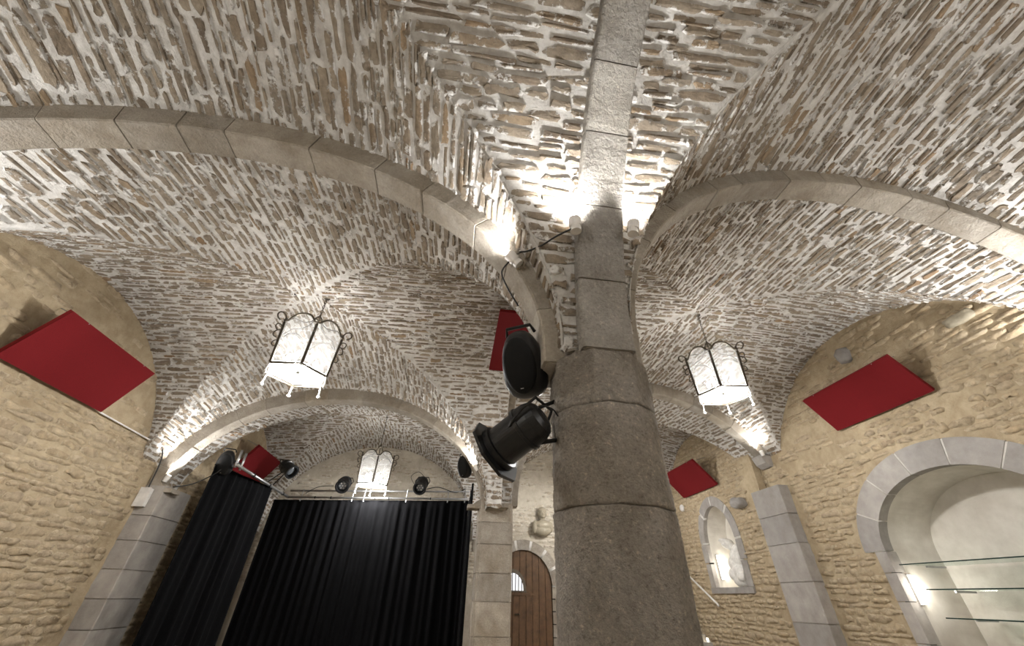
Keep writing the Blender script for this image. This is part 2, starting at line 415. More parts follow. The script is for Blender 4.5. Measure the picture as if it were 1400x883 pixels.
bay_SR = Bay(XA, XR, YF+.15, YB, 4.8, 3.52, Z0R, (4.80, 4.95, 4.90), 11.95, 2.35, (4.5, 4.95, 4.6))
build_bay('ceiling', bay_NL, 11, 'rubble groin vault with white mortar over the near aisle facing the stage')
build_bay('ceiling', bay_NR, 12, 'rubble groin vault with white mortar over the near aisle beside the glass shelves niche')
build_bay('ceiling', bay_ML, 13, 'rubble groin vault with white mortar before the stage arch')
build_bay('ceiling', bay_MR, 14, 'rubble groin vault with white mortar above the big wall niche')
build_bay('ceiling', bay_SL, 15, 'rubble groin vault with white mortar above the stage', top=0, nv=8)
build_bay('ceiling', bay_SR, 16, 'rubble groin vault with white mortar above the statue niche', top=0, nv=8)

# ------------------------------------------------------------------ walls
def wall_grid(name, axis, pos, u0, u1, v0, v1, mat, hole=None, cell=.1, amp=.006, seed=1, label=None, facing=1):
    rng = np.random.default_rng(seed)
    nu, nv = max(1, int((u1-u0)/cell)), max(1, int((v1-v0)/cell))
    us, vz = np.linspace(u0, u1, nu+1), np.linspace(v0, v1, nv+1)
    V = []
    for i in range(nu+1):
        for j in range(nv+1):
            d = pos+facing*rng.normal(0, amp); V.append((d, us[i], vz[j]) if axis == 'X' else (us[i], d, vz[j]))
    Fc = []
    for i in range(nu):
        for j in range(nv):
            if hole and hole((us[i]+us[i+1])/2, (vz[j]+vz[j+1])/2): continue
            a = i*(nv+1)+j; f = (a, a+nv+1, a+nv+2, a+1); Fc.append(f if facing*(1 if axis == 'X' else -1) > 0 else f[::-1])
    return mesh(name, V, Fc, mat, None, True, label=label, kind='structure')
def wall_stones(owner, axis, pos, facing, u0, u1, v0, v1, keep, seed, top=300, hmin=.075, hmax=.15, lmin=.16, lmax=.52, h1=.026, n=10, mat=None, fill=(.80, 1.0), jit=.16):
    rng = np.random.default_rng(seed)
    cu, cv, LL, HH = [], [], [], []; v = v0
    while v < v1:
        hgt = rng.uniform(hmin, hmax); u = u0-rng.uniform(0, .3)
        while u < u1:
            L = rng.uniform(lmin, lmax); uc = u+L/2; vc = v+hgt/2+.03*math.sin(uc*1.3+v*2)+rng.normal(0, .012)
            if keep(uc, vc, L/2, hgt/2):
                cu.append(uc); cv.append(vc); LL.append(L); HH.append(hgt*rng.uniform(*fill))
            u += L+rng.uniform(.004, .02)
        v += hgt
    if not cu: return
    cu, cv, LL, HH = map(np.array, (cu, cv, LL, HH))
    def surf(a, b, du, dv, h):
        p = pos+facing*h
        return np.stack([p, a+du, b+dv], -1) if axis == 'X' else np.stack([a+du, p, b+dv], -1)
    V, E_ = stone_batch(surf, cu, cv, LL, HH, rng, n, .006, h1, .6, jit, .012)
    lay_stones(owner, V, E_, rng.uniform(0, 1, len(V)), mat or M_wallstone, n, top, smooth=True)

mesh('floor', [(XL-.2, YN-.2, -EYE), (XR+.6, YN-.2, -EYE), (XR+.6, YB+.2, -EYE), (XL-.2, YB+.2, -EYE)], [(0, 1, 2, 3)], M_floor, label='stone flagged floor of the vaulted hall', kind='structure')
wl = wall_grid('wall_left', 'X', XL, YN, YB, -EYE, 4.7, M_wallmortar, seed=3, facing=1, label='ochre rubble side wall carrying the large red panel')
def keepL(u, v, a, b):
    if YF-.02 < u+a and u-a < YF+.9 and v < 2.0: return False
    if v > 2.3 and random.Random(int(u*977)+int(v*131)).random() < .62: return False
    return v+b < max(float(bay_ML.z(XL+.05, u)) if u < YF else float(bay_SL.z(XL+.05, u)), 0)+.05
wall_stones(wl, 'X', XL, 1, 3.6, YB, -EYE, 4.5, keepL, 31)
# right wall with the arched shelf niche
AN_C, AN_A, AN_B, AN_Z, AN_RING = 5.65, 1.45, 1.10, .85, .42
def in_arch(u, v, pad=0.0):
    if v < AN_Z: return abs(u-AN_C) < AN_A+pad
    return ((u-AN_C)/(AN_A+pad))**2+((v-AN_Z)/(AN_B+pad))**2 < 1
wr = wall_grid('wall_right', 'X', XR, YN, YF+.5, -EYE, 5.3, M_wallmortar, hole=lambda u, v: in_arch(u, v, .12), seed=4, facing=-1, label='ochre rubble side wall with the arched shelf niche')
def keepR(u, v, a, b):
    if in_arch(u, v, .18+a*.6) if v < AN_Z else in_arch(u, v, AN_RING+.08): return False
    if YF-.2 < u+a and v < 2.5: return False
    if v > 2.6 and u > 4.4 and random.Random(int(u*977)+int(v*131)).random() < .45: return False
    return v+b < float(bay_MR.z(XR-.05, min(u, YF)))+.05
wall_stones(wr, 'X', XR, -1, 2.6, YF+.5, -EYE, 5.1, keepR, 32)
# right wall beyond the pilaster, with the statue niche
SN_C, SN_A, SN_Z0, SN_Z1, SN_B = 11.75, .72, .36, 1.45, .95
def in_niche(u, v, pad=0.0):
    if v < SN_Z0-pad*.3: return False
    if v < SN_Z1: return abs(u-SN_C) < SN_A+pad
    return ((u-SN_C)/(SN_A+pad))**2+((v-SN_Z1)/(SN_B+pad))**2 < 1
wr2 = wall_grid('wall_right', 'X', XR2, YF+.5, YB, -EYE, 5.3, M_wallmortar, hole=lambda u, v: in_niche(u, v, .10), seed=5, facing=-1, label='ochre rubble side wall with the statue niche')
wall_grid('wall_return', 'Y', YF+.5, XR2, XR, -EYE, 5.3, M_wallmortar, seed=8, facing=-1, label='narrow ochre return of the side wall behind the granite pilaster')
def keepR2(u, v, a, b):
    if in_niche(u, v, .34): return False
    return v+b < float(bay_SR.z(XR2-.05, u))+.05 and u > YF+.95
wall_stones(wr2, 'X', XR2, -1, YF+.5, YB, -EYE, 5.1, keepR2, 33, top=120)
# back wall with the door
DR_C, DR_A, DR_Z, DR_B = 2.45, .95, .30, 1.0
def in_door(u, v, pad=0.0):
    if v < DR_Z: return abs(u-DR_C) < DR_A+pad
    return ((u-DR_C)/(DR_A+pad))**2+((v-DR_Z)/(DR_B+pad))**2 < 1
wb = wall_grid('wall_back', 'Y', YB, XL, XR, -EYE, 5.3, M_plasterwall, hole=lambda u, v: in_door(u, v, .08), seed=6, facing=-1, label='plastered rubble end wall with the plank door and bust')
def keepB(u, v, a, b):
    if in_door(u, v, .38): return False
    zz = float(bay_SL.z(u, YB-.05)) if u < XA else float(bay_SR.z(u, YB-.05))
    return v+b < zz+.05 and (v < 2.6 or random.Random(int(u*977+v*131)).random() < .5)
wall_stones(wb, 'Y', YB, -1, XL, XR, .2, 5.0, keepB, 34, top=60, h1=.014, mat=M_backstone)
wall_grid('wall_front', 'Y', YN, XL, XR, -EYE, 5.3, M_plasterwall, seed=7, facing=1, label='plastered end wall behind the viewer')

# ------------------------------------------------------------------ arches of cut stone
def ellipse_path(c, a, b, z0, t0, t1, n=220, drop0=None, drop1=None):
    pts = []
    if drop0 is not None: pts.append((c-a*math.cos(t0), drop0))
    for i in range(n+1):
        t = t0+(t1-t0)*i/n; pts.append((c-a*math.cos(t), z0+b*math.sin(t)))
    if drop1 is not None: pts.append((c-a*math.cos(t1), drop1))
    P = np.array(pts); seg = np.hypot(*np.diff(P, axis=0).T); s = np.concatenate([[0], np.cumsum(seg)])
    m = max(8, int(s[-1]/.04)); ss = np.linspace(0, s[-1], m+1)
    return np.stack([np.interp(ss, s, P[:, 0]), np.interp(ss, s, P[:, 1])], 1), ss
def rib_mesh(path, nrm, i0, i1, axis, w0, w1, d_in, d_out, gap=0.0, ch=.014, rough=.004, seed=0):
    """a run of the rib between samples i0..i1; depth along the outward normal from d_in to d_out"""
    V = []; idx = list(range(i0, i1+1)); k = 6
    prof = [(w0+ch, d_in), (w1-ch, d_in), (w1, d_in+ch), (w1, d_out), (w0, d_out), (w0, d_in+ch)]
    for q, i in enumerate(idx):
        p, nn = path[i], nrm[i]; tg = np.array([nn[1], -nn[0]]); sh = 0
        if q == 0: sh = gap/2
        if q == len(idx)-1: sh = -gap/2
        dirv = path[min(i+1, len(path)-1)]-path[max(i-1, 0)]; dirv = dirv/np.hypot(*dirv)
        for (ww, dd) in prof:
            b = p+nn*dd+dirv*sh
            v = (b[0], ww, b[1]) if axis == 'X' else (ww, b[0], b[1])
            if rough:
                nv_ = mnoise.noise_vector(Vector(v)*6+Vector((seed, 0, 0)))+mnoise.noise_vector(Vector(v)*17)*.5; v = (v[0]+nv_.x*rough, v[1]+nv_.y*rough, v[2]+nv_.z*rough)
            V.append(v)
    m = len(idx)
    Fc = [(i*k+j, i*k+(j+1) % k, (i+1)*k+(j+1) % k, (i+1)*k+j) for i in range(m-1) for j in range(k)]
    Fc += [tuple(range(k-1, -1, -1)), tuple((m-1)*k+j for j in range(k))]
    return V, Fc
def stone_arch(name, axis, path, w0, w1, depth, mat, label, seed, lmin=.45, lmax=.85, joint=None, group=None, gap=.012, cat='arch', inset=.014):
    P, ss = path; rng = random.Random(seed)
    tg = np.gradient(P, axis=0); tg /= np.hypot(tg[:, 0], tg[:, 1])[:, None]
    nr = np.stack([-tg[:, 1], tg[:, 0]], 1)          # outward (away from the opening) for a left-to-right path
    root = thing(name, (0, 0, 0), label, cat, group)
    step = ss[1]-ss[0]; i = 0
    while i < len(ss)-1:
        j = min(len(ss)-1, i+max(2, int(rng.uniform(lmin, lmax)/step)))
        if len(ss)-1-j < .25/step: j = len(ss)-1
        o = rng.uniform(-.006, .006)
        V, Fc = rib_mesh(P, nr, i, j, axis, w0+rng.uniform(-.004, .004), w1+rng.uniform(-.004, .004), o, depth, gap, seed=seed)
        mesh('voussoir', V, Fc, mat, root, attrs={'tint': [rng.random()]*len(V)}); i = j
    V, Fc = rib_mesh(P, nr, 0, len(ss)-1, axis, w0+inset, w1-inset, inset, depth-.01, 0, rough=.001)
    mesh('mortar_joint', V, Fc, joint or M_joint, root)
    return root
half = lambda b, z, z0: math.asin(max(0, min(1, (z-z0)/b)))
GA = 'dressed stone ribs of the vault'
stone_arch('stone_arch', 'X', ellipse_path(-2.75, 3.3, 2.2, Z0L, 0, PI, drop0=1.4, drop1=1.40), 2.36, 2.66, .30, M_ashlar, 'beige cut-stone arch springing from the round pillar towards the large red panel wall', 1)
stone_arch('stone_arch', 'X', ellipse_path(4.8, 3.47, 2.86, Z0R, 0, PI-half(2.86, 2.6, Z0R), drop0=1.4), 2.36, 2.66, .28, M_ashlar, 'beige cut-stone arch springing from the round pillar towards the shelf niche wall', 2)
stone_arch('stone_arch', 'X', ellipse_path(-2.66, 3.25, 2.26, Z0L, 0, PI, drop0=1.62, drop1=1.62), YF, YF+.30, .30, M_ashlar, 'cut-stone arch framing the stage opening', 3, .5, .95)
stone_arch('stone_arch', 'X', ellipse_path(4.8, 3.42, 3.0, Z0R, 0, PI-half(3.0, 3.12, Z0R), drop0=1.62), YF, YF+.30, .30, M_ashlar, 'cut-stone arch landing on a corbel behind the chandelier with the twin pilaster below', 4)
stone_arch('stone_arch', 'Y', ellipse_path(-.78, 2.93, 2.88, Z0L, 0, PI, drop1=1.43), .785, 1.165, .26, M_rough, 'broad pecked stone arch rising overhead from the front of the round pillar', 5, .55, .85)
stone_arch('stone_arch', 'Y', ellipse_path(5.92, 3.06, 2.85, Z0L, 0, PI, drop0=1.43, drop1=1.62), .75, 1.15, .26, M_ashlar, 'cut-stone arcade arch between the round pillar and the stage pier', 6)
stone_arch('stone_arch', 'Y', ellipse_path(12.15, 2.4, 2.7, Z0L, 0, PI, drop0=1.62, drop1=1.2), .75, 1.15, .26, M_ashlar, 'cut-stone arcade arch behind the stage pier', 7)

# corbel blocks under the far right rib
mb = MB().prism([(7.72, 3.14), (8.02, 3.14), (8.02, 2.86), (7.92, 2.86), (7.80, 2.95)], lambda p: (p[0], YF-.02, p[1]), lambda p: (p[0], YF+.34, p[1]))
mb.build('corbel', M_grey, label='grey stone corbel block under the rib end in the ochre wall', cat='corbel', attrs={'tint': [.6]*len(mb.v)})

# ------------------------------------------------------------------ round pillar, pier and pilasters
PX, PY, PR = .985, 2.5, .365
pil = thing('round_pillar', (PX, PY, -EYE), 'massive round pillar of pecked brown stone drums carrying the ribs', 'pillar')
def drum(z0, z1, r0, r1, seed, flat=0.0, nseg=168, rows=56, name='drum', mat=None, amp=.008):
    V = []; e = .012
    zs = [z0]+[z0+e]+[z0+e+(z1-z0-2*e)*i/rows for i in range(1, rows)]+[z1-e, z1]
    for q, z in enumerate(zs):
        t = (z-z0)/(z1-z0)
        rr = r0+(r1-r0)*t-(.008 if q in (0, len(zs)-1) else 0)
        for k in range(nseg):
            a = 2*PI*k/nseg
            fo = 1.0
            if flat:
                aa = (a+PI/8) % (PI/4)-PI/8; fo = 1+(flat*min(1, t*2.2))*(math.cos(PI/8)*1.04/math.cos(aa)-1)
            p = Vector((math.cos(a), math.sin(a), z))
            nn = mnoise.noise(Vector((p.x*2.2, p.y*2.2, z*2.2+seed)))*amp*1.4+mnoise.noise(Vector((p.x*4, p.y*4, z*9+seed)))*amp*.6
            nn += mnoise.noise(Vector((p.x*13, p.y*13, z*34+seed)))*.0045+mnoise.noise(Vector((p.x*24+z*20, p.y*24, z*52+seed)))*.0034
            nn -= .012*max(0, mnoise.noise(Vector((p.x*2.6, p.y*2.6, z*6+seed*3)))-.25)+.010*max(0, 1-min(t, 1-t)*(z1-z0)/.05)*max(0, mnoise.noise(Vector((p.x*5, p.y*5, z*2+seed))))
            r = rr*fo+nn; zj = .012*mnoise.noise(Vector((p.x*2.5, p.y*2.5, (zs[0] if q < len(zs)/2 else zs[-1])*3))); V.append((r*p.x, r*p.y, z+zj))
    m = len(zs)
    Fc = [(i*nseg+k, i*nseg+(k+1) % nseg, (i+1)*nseg+(k+1) % nseg, (i+1)*nseg+k) for i in range(m-1) for k in range(nseg)]
    Fc += [tuple(range(nseg-1, -1, -1)), tuple((m-1)*nseg+k for k in range(nseg))]
    return mesh(name, V, Fc, mat or M_pillar, pil, True, attrs={'tint': [random.Random(seed).random()]*len(V)})
h = lambda z: z+EYE
for i, (za, zb) in enumerate([(-1.6, -.92), (-.92, -.26), (-.26, .43), (.43, 1.03)]): drum(h(za), h(zb)-.004, PR+.004*i%.009, PR, 3+i)
drum(h(1.03), h(1.43), PR, PR-.012, 9, .9, name='capital_block')
drum(h(1.43), h(1.82), PR-.045, PR-.06, 10, 1.0, name='springer_block')
MB().lathe([(PR-.016, .05), (PR-.016, h(1.05)), (PR-.06, h(1.06)), (PR-.06, h(1.44))], 48).build('mortar_joint', M_joint, pil, True)
# stage pier
def ashlar_stack(root, x0, x1, y0, y1, joints, mat, seed, ch=.03, name='block', gap=.012):
    rng = random.Random(seed)
    for a, b in zip(joints[:-1], joints[1:]):
        jx = rng.uniform(-.006, .006); X0, X1, Y0, Y1 = x0+jx, x1+jx, y0+rng.uniform(-.006, .006), y1
        c = ch; poly = [(X0+c, Y0), (X1-c, Y0), (X1, Y0+c), (X1, Y1-c), (X1-c, Y1), (X0+c, Y1), (X0, Y1-c), (X0, Y0+c)]
        m = MB().prism(poly, lambda p: (p[0], p[1], a+gap/2), lambda p: (p[0], p[1], b-gap/2))
        m.build(name, mat, root, attrs={'tint': [rng.random()]*len(m.v)})
    MB().box(x0+.02, x1-.02, y0+.02, y1-.02, joints[0], joints[-1]-.02).build('mortar_joint', M_joint, root)
pier = thing('stage_pier', (.93, YF+.38, -EYE), 'square chamfered stone pier between stage curtain and plank door', 'pier')
ashlar_stack(pier, -.375, .355, -.40, .42, [0, .55, 1.0, 1.52, 1.98, 2.48, 2.88, h(1.72)], M_ashlar, 5, .05)
def pilaster(loc, x0, x1, y0, y1, joints, label, seed):
    r = thing('pilaster', loc, label, 'pilaster'); ashlar_stack(r, x0, x1, y0, y1, joints, M_grey, seed, .012); return r
pilaster((XL, YF, -EYE), -.05, .36, 0, .92, [0, .5, 1.0, 1.42, 1.85, 2.3, 2.72, h(1.66)], 'grey granite pilaster at the curtain side of the stage arch', 6)
pilaster((XL, YP, -EYE), -.05, .24, -.14, .5, [0, .6, 1.2, 1.8, 2.4, h(1.5)], 'grey granite pilaster under the arch on the large red panel wall', 7)
pilaster((XR, YF-.2, -EYE), -.26, .05, 0, 1.0, [0, .75, 1.3, 2.02, 2.75, 3.35, h(2.38)], 'grey granite pilaster between the statue niche and the shelf niche', 8)

# ------------------------------------------------------------------ shelf niche in the right wall
def ring_voussoirs(root, cx_, a, b, z, ring, n, pos, t0=0, t1=PI, proud=.03, dep=.18, mat=None, axis='X', facing=-1, tw=.5):
    for i in range(n):
        ta, tb = t0+(t1-t0)*i/n+.018*tw, t0+(t1-t0)*(i+1)/n-.018*tw
        V = []; k = 9
        for q in range(k):
            t = ta+(tb-ta)*q/(k-1)
            for rr in (0, ring):
                u, v = cx_-(a+rr)*math.cos(t), z+(b+rr)*math.sin(t)
                for dd in (pos+facing*proud, pos-facing*dep):
                    V.append((dd, u, v) if axis == 'X' else (u, dd, v))
        Fc = []
        for q in range(k-1):
            o = q*4; Fc += [(o, o+2, o+6, o+4), (o+1, o+5, o+7, o+3), (o, o+4, o+5, o+1), (o+2, o+3, o+7, o+6)]
        Fc += [(0, 1, 3, 2), ((k-1)*4, (k-1)*4+2, (k-1)*4+3, (k-1)*4+1)]
        mesh('voussoir', V, Fc, mat or M_grey, root, attrs={'tint': [random.Random(i*7+n).random()]*len(V)})
def ring_solid(root, cx_, a, b, z, ring, pos, proud, dep, mat, name, axis='X', facing=-1, k=40, zlow=None):
    V = []; ts = [PI*q/k for q in range(k+1)]
    pts = [(cx_-(a)*math.cos(t), z+b*math.sin(t), cx_-(a+ring)*math.cos(t), z+(b+ring)*math.sin(t)) for t in ts]
    if zlow is not None: pts = [(cx_-a, zlow, cx_-a-ring, zlow)]+pts+[(cx_+a, zlow, cx_+a+ring, zlow)]
    for (u0, v0, u1, v1) in pts:
        for (u, v) in ((u0, v0), (u1, v1)):
            for dd in (pos+facing*proud, pos-facing*dep): V.append((dd, u, v) if axis == 'X' else (u, dd, v))
    Fc = []
    for q in range(len(pts)-1):
        o = q*4; Fc += [(o, o+2, o+6, o+4), (o+1, o+5, o+7, o+3), (o, o+4, o+5, o+1), (o+2, o+3, o+7, o+6)]
    return mesh(name, V, Fc, mat, root, True)
an = thing('niche_surround', (0, 0, 0), 'arched grey granite surround with white joints around the glass-shelved niche', 'arch surround')
ring_voussoirs(an, AN_C, AN_A, AN_B, AN_Z, AN_RING, 7, XR, 0, PI, .025, .16)
ring_solid(an, AN_C, AN_A+.01, AN_B+.01, AN_Z, AN_RING-.02, XR, .018, .15, M_whitejoint, 'mortar_joint')
for sg in (-1, 1):
    rng = random.Random(4+sg); zz = -EYE
    while zz < AN_Z-.1:
        z2 = min(AN_Z, zz+rng.uniform(.42, .62)); z2 = AN_Z if AN_Z-z2 < .2 else z2
        ua, ub = sorted((AN_C+sg*AN_A, AN_C+sg*(AN_A+.22)))
        m = MB().box(XR-.02, XR+.2, ua, ub, zz+.005, z2-.005); m.build('jamb_stone', M_grey, an, attrs={'tint': [rng.random()]*8}); zz = z2
# plaster recess (reveal and back) behind the surround
def recess(name, inside_pts, x_front, x_back, mat, label, spl=.86):
    c = sum(p[0] for p in inside_pts)/len(inside_pts)
    F0 = [(x_front, u, v) for u, v in inside_pts]; B0 = [(x_back, c+(u-c)*spl, v if v < 0 else v*.97) for u, v in inside_pts]
    n = len(F0); Fc = [(i, i+1, n+i+1, n+i) for i in range(n-1)]+[tuple(range(n, 2*n))]
    return mesh(name, F0+B0, Fc, mat, None, False, label=label, kind='structure')
pts = [(AN_C-AN_A-.01, -EYE)]+[(AN_C-(AN_A+.01)*math.cos(PI*q/32), AN_Z+(AN_B+.01)*math.sin(PI*q/32)) for q in range(33)]+[(AN_C+AN_A+.01, -EYE)]
recess('wall_recess', pts, XR+.12, XR+.95, M_plaster, 'cream plaster recess behind the glass shelves', .92)
for i, (zz, ye) in enumerate([(.63, 7.06), (.26, 6.80), (-.12, 6.72)]):
    t = thing('glass_shelf', (XR, 5.6, zz), ['uppermost glass shelf with dark edge inside the arched niche', 'middle glass shelf inside the arched niche, below the uppermost', 'lowest glass shelf in view inside the arched niche'][i], 'shelf', 'glass shelves in the niche')
    MB().box(.09, .86, -1.2, ye-5.6, 0, .012).build('pane', M_clear, t)
    MB().box(.078, .0915, -1.2, ye-5.6, -.003, .014).build('front_edge', M_glassedge, t)
    m = MB()
    for yy in (-1.1, ye-5.6-.12): m.box(.5, .9, yy, yy+.025, -.03, -.001)
    m.build('bracket', M_alu, t)
t = thing('tube_lamp', (XR+.2, AN_C+AN_A-.06, .05), 'lit white tube lamp on the jamb of the glass-shelved niche', 'lamp')
MB().box(-.05, .05, .03, .055, 0, .44).build('housing', M_white, t)
MB().tube([(0, 0, .02), (0, 0, .42)], .036, 12).build('tube', M_tube, t, True)
def point(name, loc, e, color=WARM, r=.05, parent=None):
    l = bpy.data.lights.new(name, 'POINT'); l.energy = e; l.color = color; l.shadow_soft_size = r
    o = bpy.data.objects.new(name, l); COL.objects.link(o)
    if parent is not None: o.parent = parent; o.location = loc
    else: o.location = (loc[0], loc[1], loc[2]+EYE)
    return o
point('tube_glow', (-.02, -.12, .22), 3.0, WARM, .08, t)
# odd stones in the right wall
def lump(name, loc, s, seed, mat, label, cat):
    bm = bmesh.new(); bmesh.ops.create_icosphere(bm, subdivisions=3, radius=1)
    for v in bm.verts:
        n_ = 1+.22*mnoise.noise(v.co*1.7+Vector((seed, 0, 0)))+.07*mnoise.noise(v.co*5)
        q = max(abs(v.co.x), abs(v.co.y), abs(v.co.z)); v.co = v.co*n_*(1+.35*(1/q-1)); v.co.x *= s[0]; v.co.y *= s[1]; v.co.z *= s[2]
    return from_bm(name, bm, mat, None, True, loc, label=label, cat=cat)
lump('projecting_stone', (XR-.03, 5.95, 4.36), (.16, .13, .17), 1, M_grey, 'small grey stone jutting out just above the red panel over the shelf niche', 'stone')
lump('projecting_stone', (XR-.02, 3.98, 3.92), (.07, .22, .10), 3, M_statue, 'broken whitish stone lump high in the wall under the vault edge', 'stone')
lump('projecting_stone', (XR2-.06, 10.35, 2.24), (.20, .24, .14), 5, M_grey, 'rounded grey stone stub jutting out beside the statue niche', 'stone')
# ------------------------------------------------------------------ statue niche
sn = thing('statue_niche_surround', (0, 0, 0), 'narrow arched grey stone surround of the statue niche', 'arch surround')
ring_voussoirs(sn, SN_C, SN_A, SN_B, SN_Z1, .27, 4, XR2, 0, PI, .02, .12, tw=2.4)
ring_solid(sn, SN_C, SN_A+.01, SN_B+.01, SN_Z1, .25, XR2, .012, .11, M_whitejoint, 'mortar_joint')
for sg in (-1, 1):
    for za, zb in ((SN_Z0, .95), (.97, SN_Z1)):
        ua, ub = sorted((SN_C+sg*SN_A, SN_C+sg*(SN_A+(.24 if za < .9 else .27))))
        MB().box(XR2-.02, XR2+.15, ua, ub, za+.008, zb-.008).build('jamb_stone', M_grey, sn, attrs={'tint': [.5+.3*sg]*8})
MB().box(XR2-.05, XR2+.15, SN_C-.95, SN_C+.95, SN_Z0-.14, SN_Z0).build('sill_stone', M_grey, sn, attrs={'tint': [.1]*8})
pts = [(SN_C-SN_A, SN_Z0)]+[(SN_C-SN_A*math.cos(PI*q/24), SN_Z1+SN_B*math.sin(PI*q/24)) for q in range(25)]+[(SN_C+SN_A, SN_Z0)]
rc = recess('wall_recess', pts+[pts[0]], XR2+.10, XR2+.62, M_plaster, 'cream plaster recess of the statue niche', .8)
def remesh_lump(name, balls, mat, parent=None, voxel=.02, **k):
    bm = bmesh.new()
    for (c, r, rot) in balls:
        g = bmesh.ops.create_uvsphere(bm, u_segments=20, v_segments=12, radius=1)
        mm = Matrix.Translation(c) @ Matrix.Rotation(rot, 4, 'Y') @ Matrix.Diagonal((*r, 1))
        bmesh.ops.transform(bm, matrix=mm, verts=g['verts'])
    o = from_bm(name, bm, mat, parent, True, **k)
    r = o.modifiers.new('merge', 'REMESH'); r.mode = 'VOXEL'; r.voxel_size = voxel; r.use_smooth_shade = True
    s_ = o.modifiers.new('smooth', 'SMOOTH'); s_.iterations = 2
    return o
# local axes of the carved figure: -X faces the hall, Y along the wall
st = thing('carved_figure', (XR2+.24, 11.52, SN_Z0), 'pale carved stone figure standing in the lit statue niche', 'statue')
remesh_lump('figure_body', [((.02,0,.16),(.20,.36,.18),0),((0,-.02,.38),(.19,.32,.20),.1),((-.02,.12,.55),(.16,.22,.20),0),((0,-.12,.66),(.15,.20,.22),.2),((.0,-.10,.86),(.13,.17,.16),0),((-.12,.20,.30),(.10,.14,.14),0),((-.14,-.16,.24),(.08,.16,.12),0),((-.1,.02,.72),(.08,.10,.14),0)], M_carved, st, .022)
remesh_lump('figure_head', [((-.02,.24,1.05),(.16,.20,.13),0),((-.15,.24,1.03),(.05,.04,.05),0),((-.10,.26,1.12),(.13,.17,.07),.2),((0,.12,.95),(.1,.12,.1),0)], M_carved, st, .02)
t = thing('niche_lamp', (XR2+.22, SN_C+SN_A-.12, SN_Z0+.2), 'lit white tube lamp on the jamb of the statue niche', 'lamp')
MB().box(-.05, .05, .03, .06, 0, .62).build('housing', M_white, t)
MB().tube([(0, 0, .02), (0, 0, .60)], .05, 12).build('tube', M_tube, t, True)
point('niche_glow', (.0, -.16, .3), 2.2, WARM, .08, t)
# ------------------------------------------------------------------ red acoustic panels
def red_panel(corners, th, label, group='red acoustic panels', straps=None):
    A, B, C, D = [Vector(c) for c in corners]; n = (B-A).cross(D-A).normalized()
    cen = (A+B+C+D)/4; t = thing('acoustic_panel', cen, label, 'panel', group)
    e = .006
    q = [c-cen for c in (A, B, C, D)]
    V = [tuple(p) for p in q]+[tuple(p+n*th) for p in q]
    mesh('fabric_face', [V[0], V[1], V[2], V[3]]+[tuple(p+n*.012) for p in q], [(0,1,2,3),(0,4,5,1),(1,5,6,2),(2,6,7,3),(3,7,4,0),(7,6,5,4)], M_red, t)
    q2 = [p*.995 for p in q]
    mesh('frame_edge', [tuple(p+n*.0121) for p in q2]+[tuple(p+n*th) for p in q2], [(0,1,2,3),(0,4,5,1),(1,5,6,2),(2,6,7,3),(3,7,4,0),(7,6,5,4)], M_redlite, t)
    if straps:
        for (a, b) in straps: MB().tube([Vector(a)-cen, Vector(b)-cen], .007, 6).build('suspension_wire', M_alu, t)
    return t
def wall_panel(xw, sgn, ya, yb, zb, zt, out, label, th=.07, yskew=0.0):
    xb = xw+sgn*(th+.02); xt = xw+sgn*out
    c = [(xb, ya, zb), (xb, yb, zb), (xt, yb+yskew, zt), (xt, ya+yskew, zt)]
    if sgn > 0: c = [c[1], c[0], c[3], c[2]]
    n = (Vector(c[1])-Vector(c[0])).cross(Vector(c[3])-Vector(c[0]))
    if n.x*sgn > 0: c = [c[1], c[0], c[3], c[2]]
    ym = (ya+yb)/2
    return red_panel(c, th, label, straps=[((xt, ya+.3+yskew, zt-.01), (xw, ya+.3+yskew, zt+.22)), ((xt, yb-.3+yskew, zt-.01), (xw, yb-.3+yskew, zt+.22))])
wall_panel(XL, 1, 5.10, 6.97, 2.36, 3.13, .52, 'large red acoustic panel tilted out from the wall, conduit at its corner')
wall_panel(XR, -1, 4.86, 6.84, 3.02, 3.66, .62, 'red acoustic panel tilted out high above the glass-shelved niche')
wall_panel(XR2, -1, 11.05, 13.0, 2.86, 3.55, .72, 'small-looking red acoustic panel tilted out above the statue niche')
wall_panel(XL, 1, 11.6, 13.3, 2.62, 3.3, .55, 'red acoustic panel on the stage side wall above the curtain')
red_panel([(.43, 5.02, 3.86), (1.32, 5.02, 3.86), (1.32, 6.95, 3.80), (.43, 6.95, 3.80)], .06, 'red acoustic panel hung flat under the arcade arch behind the loudspeaker', straps=[((.5, 5.1, 3.9), (.8, 5.1, 4.28)), ((1.25, 5.1, 3.9), (1.1, 5.1, 4.28)), ((.5, 6.85, 3.85), (.8, 6.85, 4.25)), ((1.25, 6.85, 3.85), (1.1, 6.85, 4.25))])
